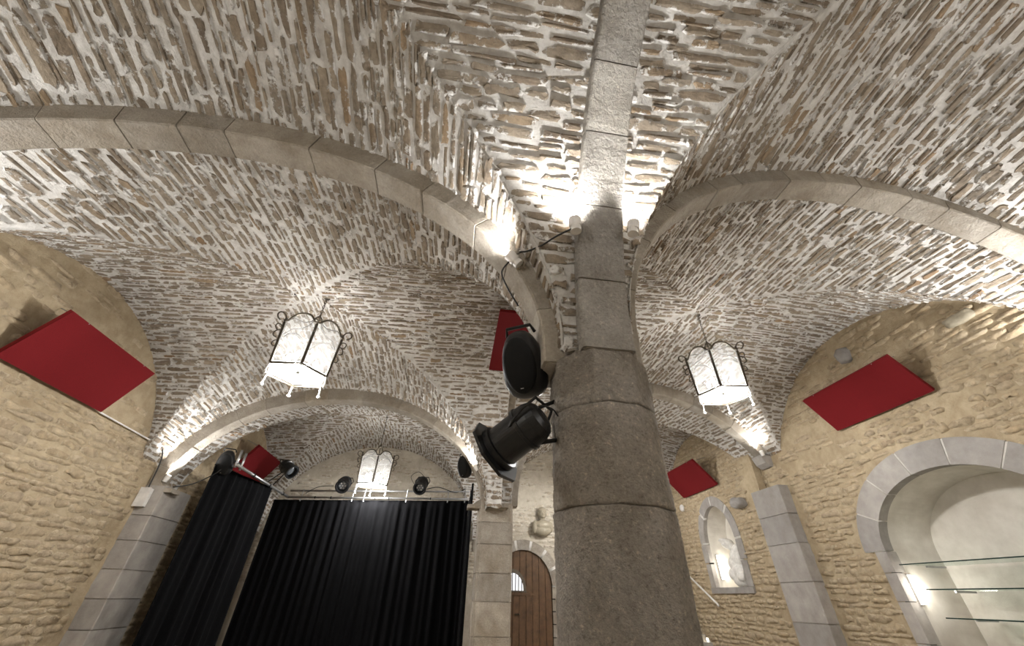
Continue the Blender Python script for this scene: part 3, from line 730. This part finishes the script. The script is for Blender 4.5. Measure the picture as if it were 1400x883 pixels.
# ------------------------------------------------------------------ chandeliers
def chandelier(loc, hook_z, label, power, rotz=.0):
    """loc = centre of the lower rim; six-sided lantern"""
    t = thing('lantern_chandelier', loc, label, 'chandelier', 'lantern chandeliers'); t.rotation_euler = (0, 0, rotz)
    R0, R1, H = .46, .51, .70
    cor = lambda k, z, r: (r*math.cos(k*PI/3), r*math.sin(k*PI/3), z)
    rat = lambda z: R0+(R1-R0)*z/H
    for k in range(6):
        MB().tube([cor(k, 0, R0), cor(k, H, R1)], .021, 6).build('post', M_iron, t)
        a, b = Vector(cor(k, 0, R0)), Vector(cor(k+1, 0, R0)); MB().tube([a, b], .018, 6).build('lower_rim', M_iron, t)
        # arched top bar with a pane beneath
        A, B = Vector(cor(k, H, R1)), Vector(cor(k+1, H, R1)); top = []
        for q in range(13):
            s_ = q/12; x = 2*s_-1
            zz = .04+.15*math.sqrt(max(0, 1-(x/.72)**2)) if abs(x) < .72 else .0+.04*(1-abs(abs(x)-.86)/.14*.3)
            top.append(A.lerp(B, s_)+Vector((0, 0, zz)))
        MB().tube(top, .017, 6).build('arched_bar', M_iron, t)
        MB().add([a, b]+[p for p in reversed(top)], [tuple(range(2+len(top)))]).build('glass_pane', M_pane, t)
        o = Vector((math.cos(k*PI/3), math.sin(k*PI/3), 0)); pc = Vector(cor(k, H, R1)); loop = []
        for q in range(17):
            an_ = -.5*PI+q/16*1.75*PI; loop.append(pc+o*(.075+.07*math.cos(an_))+Vector((0, 0, .07+.07*math.sin(an_))))
        loop2 = [pc+o*(.05+.05*math.cos(-.6*PI+q/12*1.6*PI))+Vector((0, 0, -.12+.055*math.sin(-.6*PI+q/12*1.6*PI))) for q in range(13)]
        MB().tube(loop, .011, 6).build('scroll', M_iron, t); MB().tube(loop2, .009, 6).build('scroll', M_iron, t)
        f = Vector(cor(k, 0, R0))
        MB().tube([f+Vector((0, 0, .01)), f+o*.015+Vector((0, 0, -.10)), f+o*.02+Vector((0, 0, -.15))], [.012, .010, .012], 8).lathe([(.005, 0), (.028, .012), (.03, .03), (.012, .05)], 10, tuple(f+o*.02+Vector((0, 0, -.19)))).build('foot', M_white, t, True)
        MB().tube([pc+Vector((0, 0, .02)), pc-o*.12+Vector((0, 0, .16)), pc-o*.30+Vector((0, 0, .19)), pc-o*.40+Vector((0, 0, .27)), pc-o*.46+Vector((0, 0, .40))], .009, 6).build('crown_bar', M_iron, t)
        bp = Vector(cor(k+.5, .20, .20))
        cs = MB().lathe([(.012, 0), (.014, .12), (.018, .13)], 8, bp-Vector((0, 0, .13))).build('candle_sleeve', M_white, t)
        MB().lathe([(.012, 0), (.030, .03), (.032, .06), (.02, .10), (.004, .13)], 12, bp).build('bulb', M_bulb, cs, True)
        MB().tube([bp-Vector((0, 0, .13)), Vector((bp.x*.6, bp.y*.6, .03)), (0, 0, .08)], .007, 6).build('candle_arm', M_iron, t)
    MB().add([cor(k, .02, R0*.93) for k in range(6)]+[cor(k, .035, R0*.93) for k in range(6)], [(5,4,3,2,1,0), (6,7,8,9,10,11)]+[(k, (k+1) % 6, 6+(k+1) % 6, 6+k) for k in range(6)]).build('light_diffuser', M_diff, t)
    MB().tube([(0, 0, .03), (0, 0, H+.40)], .010, 8).build('central_rod', M_iron, t)
    MB().lathe([(.01, 0), (.05, .03), (.05, .06), (.02, .10)], 12, (0, 0, H+.36)).build('crown_cap', M_iron, t)
    top = hook_z-loc[2]; m = MB(); z = H+.46; q = 0
    while z < top-.03:
        a = q % 2*PI/2
        m.tube([(.018*math.cos(a)*math.cos(g), .018*math.sin(a)*math.cos(g), z+.034*math.sin(g)) for g in [2*PI*i/10 for i in range(11)]], .005, 5, False); z += .052; q += 1
    m.build('chain', M_iron, t)
    MB().lathe([(.012, 0), (.05, .02), (.06, .05)], 12, (0, 0, top-.05)).build('ceiling_hook', M_iron, t)
    point('lantern_light', (0, 0, .30), power*.15, WHITE, .13, t)
    point('diffuser_light', (0, 0, -.09), power*1.1, WHITE, .10, t)
    return t
z_at = lambda b, x, y: float(b.z(x, y))
chandelier((-2.66, 5.78, 2.76), z_at(bay_ML, -2.66, 5.78)+.02, 'hexagonal glass lantern chandelier hanging before the stage arch', P_CHANDELIER, -.09)
chandelier((4.72, 5.85, 3.10), z_at(bay_MR, 4.72, 5.85)+.02, 'hexagonal glass lantern chandelier hanging over the shelf niche aisle', P_CHANDELIER, -.16)
chandelier((-2.36, 11.9, 2.47), z_at(bay_SL, -2.36, 11.9)+.02, 'hexagonal glass lantern chandelier hanging above the stage truss', P_CHANDELIER*.9, -.33)
chandelier((4.25, 11.95, 2.95), z_at(bay_SR, 4.25, 11.95)+.02, 'added hexagonal glass lantern chandelier hidden behind the round pillar before the plank door', P_CHANDELIER*.9, -.2)  # hidden by the pillar; added to light the door and statue bay
chandelier((-2.7, -.75, 2.76), z_at(bay_NL, -2.7, -.75)+.02, 'added hexagonal glass lantern chandelier out of view over the near stage aisle', P_CHANDELIER*.5, .25)  # out of frame; added as fill for the pillar front and near vault
chandelier((4.72, -.75, 3.05), z_at(bay_NR, 4.72, -.75)+.02, 'added hexagonal glass lantern chandelier out of view over the near shelf niche aisle', P_CHANDELIER*.5, .10)  # out of frame, added fill light for the near right bay
# ------------------------------------------------------------------ uplights
def uplight(loc, d, label, power, r=.05, ln=.13, cone=120):
    t = thing('uplight', loc, label, 'spotlight', 'uplights on the stone piers', rot=aim(d))
    hs = MB().lathe([(r*.86, -ln/2), (r*.86, -ln*.1), (r, -.02), (r, ln/2), (r*.9, ln/2), (r*.9, ln/2-.02)], 20); hs = hs.build('housing', M_white, t, False)
    MB().lathe([(r*.86, ln/2-.022), (r*.86, ln/2-.016)], 20).build('lamp_face', M_lampface, hs)
    l = bpy.data.lights.new('uplight_beam', 'SPOT'); l.energy = power; l.color = WHITE; l.spot_size = math.radians(cone); l.spot_blend = .7; l.shadow_soft_size = .04
    o = bpy.data.objects.new('uplight_beam', l); COL.objects.link(o); o.parent = t; o.location = (0, 0, ln/2+.03); o.rotation_euler = (PI, 0, 0)
    return t
uplight((.735, 1.93, 2.43), (-.05, -.12, 1), 'white cylinder uplight with black cable beside the broad overhead rib', P_UPLIGHT*.9)
uplight((1.235, 1.94, 2.50), (.15, -.12, 1), 'white cylinder uplight tilted on the shelf niche side of the broad overhead rib', P_UPLIGHT*.9)
uplight((.30, 2.32, 2.36), (-.75, -.08, .75), 'white cylinder uplight lying on the arch with the cable to its neighbour', P_UPLIGHT*.7)
uplight((-5.82, 9.02, 1.80), (.30, -.1, 1), 'white uplight on top of the granite pilaster at the stage arch', P_UPLIGHT*1.6)
uplight((.42, 8.93, 2.36), (-.5, -.1, .9), 'white uplight on the stage arch beside the stage pier', P_UPLIGHT*1.2)
uplight((7.72, 8.90, 3.16), (-.35, -.1, 1), 'white uplight above the corbel in the ochre wall', P_UPLIGHT*1.0)
uplight((-5.80, 2.28, 1.72), (.25, -.2, 1), 'added unseen white uplight on the granite pilaster of the large red panel wall', P_UPLIGHT*1.6)  # out of frame; added to brighten the near left vault
uplight((-5.80, 2.78, 1.72), (.25, .25, 1), 'added unseen white uplight facing the stage on the granite pilaster of the large red panel wall', P_UPLIGHT*1.6)  # out of frame, added where the left vault edge is bright
uplight((7.70, 2.28, 2.55), (-.25, -.2, 1), 'added unseen white uplight on the shelf niche wall under the arch end', P_UPLIGHT*2.2)  # out of frame; added to lift the near right vault
uplight((7.70, 2.78, 2.55), (-.25, .25, 1), 'added unseen white uplight facing the corbel on the shelf niche wall under the arch end', P_UPLIGHT*2.2)  # out of frame, added where the right vault edge is bright
uplight((-5.70, -3.7, 1.72), (.3, .3, 1), 'added unseen white uplight in the corner of the near stage aisle', P_UPLIGHT*2.6)  # behind the camera; added only to light the near left vault
uplight((.97, -3.8, 1.72), (0, .3, 1), 'added unseen white uplight on the end wall under the arcade', P_UPLIGHT*2)  # behind the camera, added to light the overhead rib and vault
uplight((7.60, -3.7, 2.0), (-.3, .3, 1), 'added unseen white uplight in the corner of the near shelf niche aisle', P_UPLIGHT*3)  # behind the camera; added fill for the near right vault
t = thing('control_box', (-5.98, 8.93, 1.42), 'white box fixture on the granite pilaster top', 'box')
MB().box(-.10, .07, -.05, .05, -.16, .16).build('body', M_white, t)
MB().box(-.11, .08, -.056, -.05, -.17, .17).build('cover', M_white, t)
# cables
def cable(pts, r, label, name='cable'):
    P = [Vector(p) for p in pts]; out = []
    for i in range(len(P)-1):
        p0, p1, p2, p3 = P[max(i-1, 0)], P[i], P[i+1], P[min(i+2, len(P)-1)]
        for q in range(8):
            s_ = q/8; out.append(.5*((2*p1)+(-p0+p2)*s_+(2*p0-5*p1+4*p2-p3)*s_*s_+(-p0+3*p1-3*p2+p3)*s_**3))
    out.append(P[-1]); m = MB().tube(out, r, 6)
    return m.build(name, M_cable, None, True, label=label, cat='cable')
cable([(.70, 1.93, 2.38), (.60, 2.0, 2.36), (.50, 2.12, 2.36), (.40, 2.22, 2.38), (.34, 2.28, 2.42)], .008, 'black cable sagging between two uplights on the pillar')
cable([(.27, 2.33, 2.36), (.20, 2.34, 2.22), (.25, 2.36, 2.08), (.36, 2.44, 1.95)], .007, 'black cable dropping from the arch uplight behind the rib')
cable([(-6.05, 8.38, 2.36), (-6.0, 8.72, 2.30), (-5.98, 8.85, 2.05), (-5.98, 8.9, 1.60)], .012, 'black cable curving down to the white box on the granite pilaster')
cable([(-5.74, 9.2, 1.68), (-5.5, 9.35, 1.78), (-5.2, 9.4, 2.0), (-5.05, 9.42, 2.2)], .012, 'black cable from the pilaster top to the stage loudspeaker')
MB().tube([(-6.05, 7.0, 2.37), (-6.05, 8.36, 2.35)], .014, 8).build('conduit', M_white, label='thin pale conduit running from the large red panel to the vault corner', cat='conduit')
# ------------------------------------------------------------------ loudspeakers
def loudspeaker(loc, d, s, label, mount, roll=0):
    t = thing('loudspeaker', loc, label, 'loudspeaker', 'black loudspeakers', rot=aim(d))
    # local: +Z front, Y up
    bm = bmesh.new(); bmesh.ops.create_uvsphere(bm, u_segments=32, v_segments=20, radius=1)
    for v in bm.verts:
        x, y, z = v.co; p = 2.6; q = (abs(x)**p+abs(y)**p+abs(z)**p)**(1/p); v.co = v.co/q
        v.co.x *= .17*s*(1-.18*v.co.y); v.co.y *= .27*s; v.co.z *= .15*s
        if v.co.z < 0: v.co.x *= 1+.6*v.co.z/(.15*s)*.5
    from_bm('cabinet', bm, M_black, t, True)
    bm = bmesh.new(); bmesh.ops.create_uvsphere(bm, u_segments=28, v_segments=12, radius=1)
    for v in bm.verts: v.co.x *= .135*s; v.co.y *= .22*s; v.co.z *= .035*s; v.co.z += .128*s
    gr = from_bm('grille', bm, M_grille, t, True)
    MB().box(-.012*s, .012*s, -.175*s, -.168*s, .158*s, .162*s).build('badge', M_alu, gr)
    m = t.matrix_basis; q = t.rotation_quaternion.inverted()
    mp = q @ (Vector(mount)-Vector(loc))
    MB().tube([(0, .1*s, -.10*s), mp*.5+Vector((0, .05*s, -.02)), mp], .022*s, 8).build('bracket', M_blackmetal, t)
    MB().tube([(-.12*s, .24*s, -.05*s), (-.10*s, .30*s, -.02*s), (.10*s, .30*s, -.02*s), (.12*s, .24*s, -.05*s)], .014*s, 6).build('mounting_yoke', M_blackmetal, t)
    return t
loudspeaker((.44, 2.60, 1.50), (-.45, -.75, -.55), 1.0, 'large black egg-shaped loudspeaker bracketed to the round pillar above the stage spotlight', (.66, 2.6, 1.55))
loudspeaker((-5.12, 9.50, 2.28), (.30, -.85, -.45), 1.0, 'black loudspeaker at the curtain end of the side pipe by the red panel', (-4.80, 9.6, 2.28))
loudspeaker((.16, 9.42, 2.50), (-.45, -.75, -.45), .95, 'black loudspeaker fixed under the stage arch beside the stage pier', (.50, 9.3, 2.35))
# ------------------------------------------------------------------ stage spotlights
def par_can(loc, d, s, label, arms, frame=True, group='stage spotlights', lens=False, arm_r=.014):
    t = thing('stage_spotlight', loc, label, 'spotlight', group, rot=aim(d))
    # local +Z = beam
    can = MB().lathe([(.04*s, -.225*s), (.085*s, -.215*s), (.122*s, -.19*s), (.140*s, -.14*s), (.144*s, -.075*s), (.152*s, -.073*s), (.152*s, -.05*s), (.136*s, -.045*s), (.136*s, .13*s), (.155*s, .135*s), (.155*s, .175*s), (.12*s, .175*s), (.12*s, .10*s)], 48).build('can', M_black, t, False)
    MB().lathe([(.118*s, .10*s), (.07*s, .115*s), (.01*s, .12*s)], 24).build('lens', M_lens, can, True)
    if lens:
        for i in range(7):
            a = i*PI/3; c = (0, 0) if i == 6 else (.06*s*math.cos(a), .06*s*math.sin(a))
            MB().lathe([(.02*s, 0), (.018*s, .01*s)], 10, (c[0], c[1], .122*s)).build('led', M_alu, can)
    if frame:
        poly = [(.225*s*math.cos(PI/8+k*PI/4), .225*s*math.sin(PI/8+k*PI/4)) for k in range(8)]; inn = [(.6*x, .6*y) for x, y in poly]
        V = [(x, y, .18*s) for x, y in poly]+[(x, y, .18*s) for x, y in inn]+[(x, y, .20*s) for x, y in poly]+[(x, y, .20*s) for x, y in inn]
        Fc = []
        for k in range(8):
            j = (k+1) % 8; Fc += [(k, j, 8+j, 8+k), (16+k, 24+k, 24+j, 16+j), (k, 16+k, 16+j, j), (8+k, 8+j, 24+j, 24+k)]
        mesh('gel_frame', V, Fc, M_blackmetal, t)
    for a in (0.5, 2.2, 3.9): MB().box(-.012*s, .012*s, -.01*s, .01*s, -.02*s, .02*s).build('clip', M_blackmetal, can, loc=(.125*s*math.cos(a), .125*s*math.sin(a), -.06*s))
    MB().tube([(.13*s, 0, -.02*s), (.16*s, 0, -.06*s), (.17*s, .02*s, -.16*s), (.12*s, .06*s, -.26*s), (-.12*s, .06*s, -.26*s), (-.17*s, .02*s, -.16*s), (-.16*s, 0, -.06*s), (-.13*s, 0, -.02*s)], .011*s, 6).build('yoke', M_blackmetal, t)
    q = t.rotation_quaternion.inverted(); L0 = Vector(loc)
    for (a, b) in arms: MB().tube([q @ (Vector(a)-L0), q @ (Vector(b)-L0)], arm_r, 8).build('mounting_arm', M_blackmetal, t)
    return t
par_can((.37, 2.46, .88), (-.62, .50, -.42), 1.0, 'large black stage spotlight with octagonal gel frame on arms from the round pillar', [((.66, 2.46, 1.15), (.40, 2.42, 1.01)), ((.68, 2.44, .865), (.40, 2.40, .79))])
cable([(.44, 2.36, .97), (.50, 2.30, 1.02), (.58, 2.32, 1.02), (.64, 2.40, 1.0)], .005, 'thin black cable looping from the spotlight back to the pillar')
TZ, TZ2 = 2.20, 2.40
par_can((-3.22, 12.28, 2.56), (.05, -.85, -.5), 1.25, 'black stage spotlight with LED face on the truss beside the stage chandelier', [((-3.22, 12.3, 2.62), (-3.22, 12.34, 2.36))], False, lens=True)
par_can((-1.02, 12.22, 2.64), (-.1, -.75, -.65), 1.25, 'black stage spotlight on the truss with a cable loop above it', [((-1.02, 12.25, 2.7), (-1.02, 12.3, 2.4))], False, lens=True)
par_can((-4.45, 11.2, 2.64), (.75, -.3, -.5), 1.15, 'black stage spotlight on the side pipe in front of the red panel', [((-4.5, 11.2, 2.5), (-4.72, 11.3, 2.24)), ((-4.42, 11.1, 2.62), (-4.75, 11.0, 2.24))], False)
cable([(-1.2, 12.2, 2.62), (-1.35, 12.2, 2.85), (-1.15, 12.2, 3.0), (-.95, 12.2, 2.85)], .008, 'black cable loop above the truss spotlight')
cable([(-.85, 12.3, 2.55), (-.5, 12.3, 2.62), (0, 12.3, 2.50), (.3, 12.3, 2.62)], .012, 'black cable running along the truss to the stage pier')
cable([(-3.5, 12.3, 2.5), (-3.9, 12.3, 2.45), (-4.2, 12.3, 2.26)], .010, 'black cable drooping from the LED spotlight to the side pipe')
# truss pipes
t = thing('lighting_truss', (0, 12.3, 0), 'aluminium pipe truss spanning the stage above the black curtain', 'truss')
MB().tube([(-4.77, .35, TZ+.0), (.42, -.1, TZ+.12)], .028, 10).build('front_pipe', M_alu, t, True)
MB().tube([(-4.77, .42, TZ+.19), (.42, -.02, TZ+.34)], .024, 10).build('upper_pipe', M_alu, t, True)
for x in (-4.4, -2.95, -2.62, -1.4, -.2, .3):
    k = (x+4.77)/5.19; y = .35-.45*k
    MB().tube([(x, y, TZ+.12*k-.10), (x, y+.06, TZ+.14*k+.24)], .016, 8).build('strut', M_alu, t)
for x in (-4.0, -3.55, -2.3, -1.9, -.7): 
    k = (x+4.77)/5.19; MB().tube([(x-.015, .35-.45*k, TZ+.12*k), (x+.015, .35-.45*k, TZ+.12*k)], .036, 10).build('clamp', M_blackmetal, t)
t = thing('side_pipe', (-4.77, 9.3, 2.21), 'aluminium side pipe carrying the narrow black curtain at the stage edge', 'pipe')
MB().tube([(0, 0, 0), (0, 3.4, 0)], .034, 10).build('pipe', M_alu, t, True)
for y in (.05, .28): MB().tube([(-.04, y, -.05), (-.04, y, .32)], .026, 8).build('upright', M_alu, t, True)
for y in (.9, 1.9, 2.9): MB().tube([(0, y-.02, 0), (0, y+.02, 0)], .046, 10).build('clamp', M_blackmetal, t)
# ------------------------------------------------------------------ curtains
def curtain(name, p0, p1, ztop0, ztop1, label, folds, amp=.06, seed=1, lean=(0, 0)):
    rng = random.Random(seed); nu = folds*10; nz = 14
    A, B = Vector((*p0, 0)), Vector((*p1, 0)); d = (B-A).normalized(); n = Vector((-d.y, d.x, 0)); V = []
    ph = [rng.uniform(-1, 1) for _ in range(folds+2)]
    loc = Vector(((A.x+B.x)/2, (A.y+B.y)/2, -EYE)); t = thing(name, loc, label, 'curtain', 'black stage curtains')
    def sheet(off):
        V = []
        for j in range(nz+1):
            for i in range(nu+1):
                s_ = i/nu; k = s_*folds; a = ph[int(k)]*(1-k % 1)+ph[int(k)+1]*(k % 1)
                zt = ztop0+(ztop1-ztop0)*s_+.012*math.sin(k*2*PI+.5); z = zt+(-EYE+.02-zt)*j/nz; f = .55+.45*j/nz
                w_ = amp*(math.sin(k*2*PI+a*1.2)*.7+.5*math.sin(k*PI*1.3+a*2))*f
                p = A.lerp(B, s_)+n*(w_+off)+Vector((lean[0]*j/nz, lean[1]*j/nz, 0)); V.append((p.x-loc.x, p.y-loc.y, z+EYE))
        return V
    V0, V1 = sheet(0), sheet(.008); m = len(V0); W = nu+1
    Fc = [(j*W+i, j*W+i+1, (j+1)*W+i+1, (j+1)*W+i) for j in range(nz) for i in range(nu)]; Fc += [tuple(m+x for x in f[::-1]) for f in Fc]
    Fc += [(i, m+i, m+i+1, i+1) for i in range(nu)]+[(j*W, (j+1)*W, m+(j+1)*W, m+j*W) for j in range(nz)]+[(j*W+nu, m+j*W+nu, m+(j+1)*W+nu, (j+1)*W+nu) for j in range(nz)]
    mesh('cloth', V0+V1, Fc, M_cloth, t, True)
    MB().tube([(A.x-loc.x, A.y-loc.y, ztop0+EYE-.005), (B.x-loc.x, B.y-loc.y, ztop1+EYE-.005)], .014, 6).build('heading_tape', M_cloth, t)
    return t
curtain('stage_curtain', (-5.12, 12.70), (.42, 12.22), 2.12, 2.27, 'wide black stage backdrop curtain hanging below the truss', 26, .05, 3)
curtain('stage_curtain', (-5.22, 9.33), (-4.80, 11.45), 2.20, 2.20, 'narrow black curtain hanging from the side pipe next to the granite pilaster', 9, .06, 4)
curtain('stage_curtain', (.42, 9.95), (.44, 12.2), 2.25, 2.25, 'black side curtain hanging behind the stage pier', 9, .04, 5)
# ------------------------------------------------------------------ door, bust, small things on the end wall
ds = thing('door_surround', (0, 0, 0), 'pale cut-stone arch around the plank door', 'arch surround')
ring_voussoirs(ds, DR_C, DR_A, DR_B, DR_Z, .30, 7, YB, 0, PI, .02, .2, axis='Y', tw=2.0, mat=M_ashlar)
ring_solid(ds, DR_C, DR_A+.01, DR_B+.01, DR_Z, .28, YB, .012, .19, M_whitejoint, 'mortar_joint', axis='Y')
for sg in (-1, 1):
    for i in range(6):
        za = -EYE+i*(EYE+DR_Z)/6; wd = .42 if i % 2 else .26; ua, ub = sorted((DR_C+sg*DR_A, DR_C+sg*(DR_A+wd)))
        MB().box(ua, ub, YB-.02, YB+.2, za+.012, za+(EYE+DR_Z)/6-.012).build('jamb_stone', M_ashlar, ds, attrs={'tint': [(i*.37) % 1]*8})
door = thing('door_1', (DR_C, YB+.08, -EYE), 'arched brown plank door with a barred window', kind='structure')
npl = 9
for i in range(npl):
    u0, u1 = -DR_A+2*DR_A*i/npl+.006, -DR_A+2*DR_A*(i+1)/npl-.006
    f = lambda u: EYE+DR_Z+DR_B*math.sqrt(max(0, 1-(u/(DR_A+.001))**2))
    poly = [(u0, .02), (u1, .02)]+[(u1+(u0-u1)*q/5, f(u1+(u0-u1)*q/5)) for q in range(6)]
    MB().prism(poly, lambda p: (p[0], -.03, p[1]), lambda p: (p[0], .03, p[1])).build('plank', M_wood, door)
MB().box(-DR_A, DR_A, .0301, .05, .02, EYE+DR_Z).build('backing_board', M_wood, door)
wn = [(.46*math.cos(PI*q/12)-.34, EYE+.14+.62*math.sin(PI*q/12)) for q in range(13)]
wf = MB().prism(wn, lambda p: (p[0], -.042, p[1]), lambda p: (p[0], -.031, p[1])); wf = wf.build('window_frame', M_iron, door)
wi = [(.36*math.cos(PI*q/12)-.34, EYE+.18+.47*math.sin(PI*q/12)) for q in range(13)]
MB().prism(wi, lambda p: (p[0], -.046, p[1]), lambda p: (p[0], -.0421, p[1])).build('window_pane', M_day, wf)
for q in range(7):
    x = -.34+(q-3)*.10; zt = EYE+.18+.47*math.sqrt(max(0, 1-((x+.34)/.36)**2)); MB().tube([(x, -.06, EYE+.15), (x, -.06, zt+.03)], .015, 6).build('window_bar', M_iron, wf)
MB().box(-.62, .42, -.06, -.03, EYE+.06, EYE+.12).build('window_ledge', M_wood, door)
MB().tube([(-.25, -.04, EYE-.42), (-.1, -.08, EYE-.42)], .02, 8).build('handle', M_iron, door)
bs = thing('bust', (3.10, YB-.16, 1.70), 'small pale sculpted bust without arms fixed on the plastered end wall above the door', 'statue')
remesh_lump('bust_body', [((0,0,.20),(.30,.18,.20),0),((.02,-.05,.34),(.28,.16,.16),0),((-.27,.0,.28),(.10,.12,.22),.1),((.27,.0,.3),(.1,.12,.18),-.1),((0,0,.52),(.09,.09,.12),0),((0,-.02,.70),(.13,.15,.18),0),((0,-.16,.68),(.028,.04,.05),0),((0,-.12,.59),(.06,.05,.035),0),((-.055,-.14,.74),(.04,.03,.02),0),((.055,-.14,.74),(.04,.03,.02),0),((-.13,0,.69),(.025,.04,.05),0),((.13,0,.69),(.025,.04,.05),0)], M_statue, bs, .018)
remesh_lump('hair', [((0,.02,.80),(.15,.16,.12),0),((0,.09,.70),(.145,.10,.16),0)], M_statue, bs, .018)
t = thing('smoke_detector', (XR2-.02, 13.35, 2.62), 'round white disc sensor on the ochre wall below the small red panel', 'sensor', rot=aim((-1, 0, 0)))
MB().lathe([(.11, -.02), (.11, .03), (.085, .055), (.03, .06)], 24).build('cover', M_white, t, True)
MB().lathe([(.125, -.03), (.125, -.02)], 24).build('base', M_white, t)
M_rail = M_white
t = thing('handrail', (XR2-.12, 12.45, -.02), 'thin pale handrail sloping down the ochre wall beside the steps', 'handrail')
MB().tube([(0, -.05, -.05), (0, 0, 0), (0, 2.0, 1.16)], .026, 10).build('rail', M_rail, t, True)
for y in (.15, 1.0, 1.8): MB().tube([(0, y, .58*y-.02), (.06, y, .58*y-.07), (.13, y, .58*y-.07)], .010, 6).build('rail_bracket', M_alu, t)
t = thing('stone_steps', (XR2-.55, 12.4, -EYE), 'short flight of grey stone steps along the ochre wall', 'steps')
for i in range(7):
    m = MB().box(-.55, .54, i*.30, 2.15, i*.168, (i+1)*.168); m.build('step', M_grey, t, attrs={'tint': [(i*.31) % 1]*8})
for i, (y, z) in enumerate([(14.30, -.46), (13.95, -.66), (13.50, -.90)]):
    t = thing('step_light', (XR2-.015, y, z), ['tiny lit step light on the ochre wall, uppermost of the row', 'tiny lit step light on the ochre wall, middle of the row', 'tiny lit step light on the ochre wall, lowest of the row'][i], 'lamp', 'step lights')
    MB().box(-.03, .02, -.06, .06, -.07, .07).build('bezel', M_white, t); MB().box(-.034, -.0301, -.05, .05, -.06, .06).build('diffuser', M_step, t)
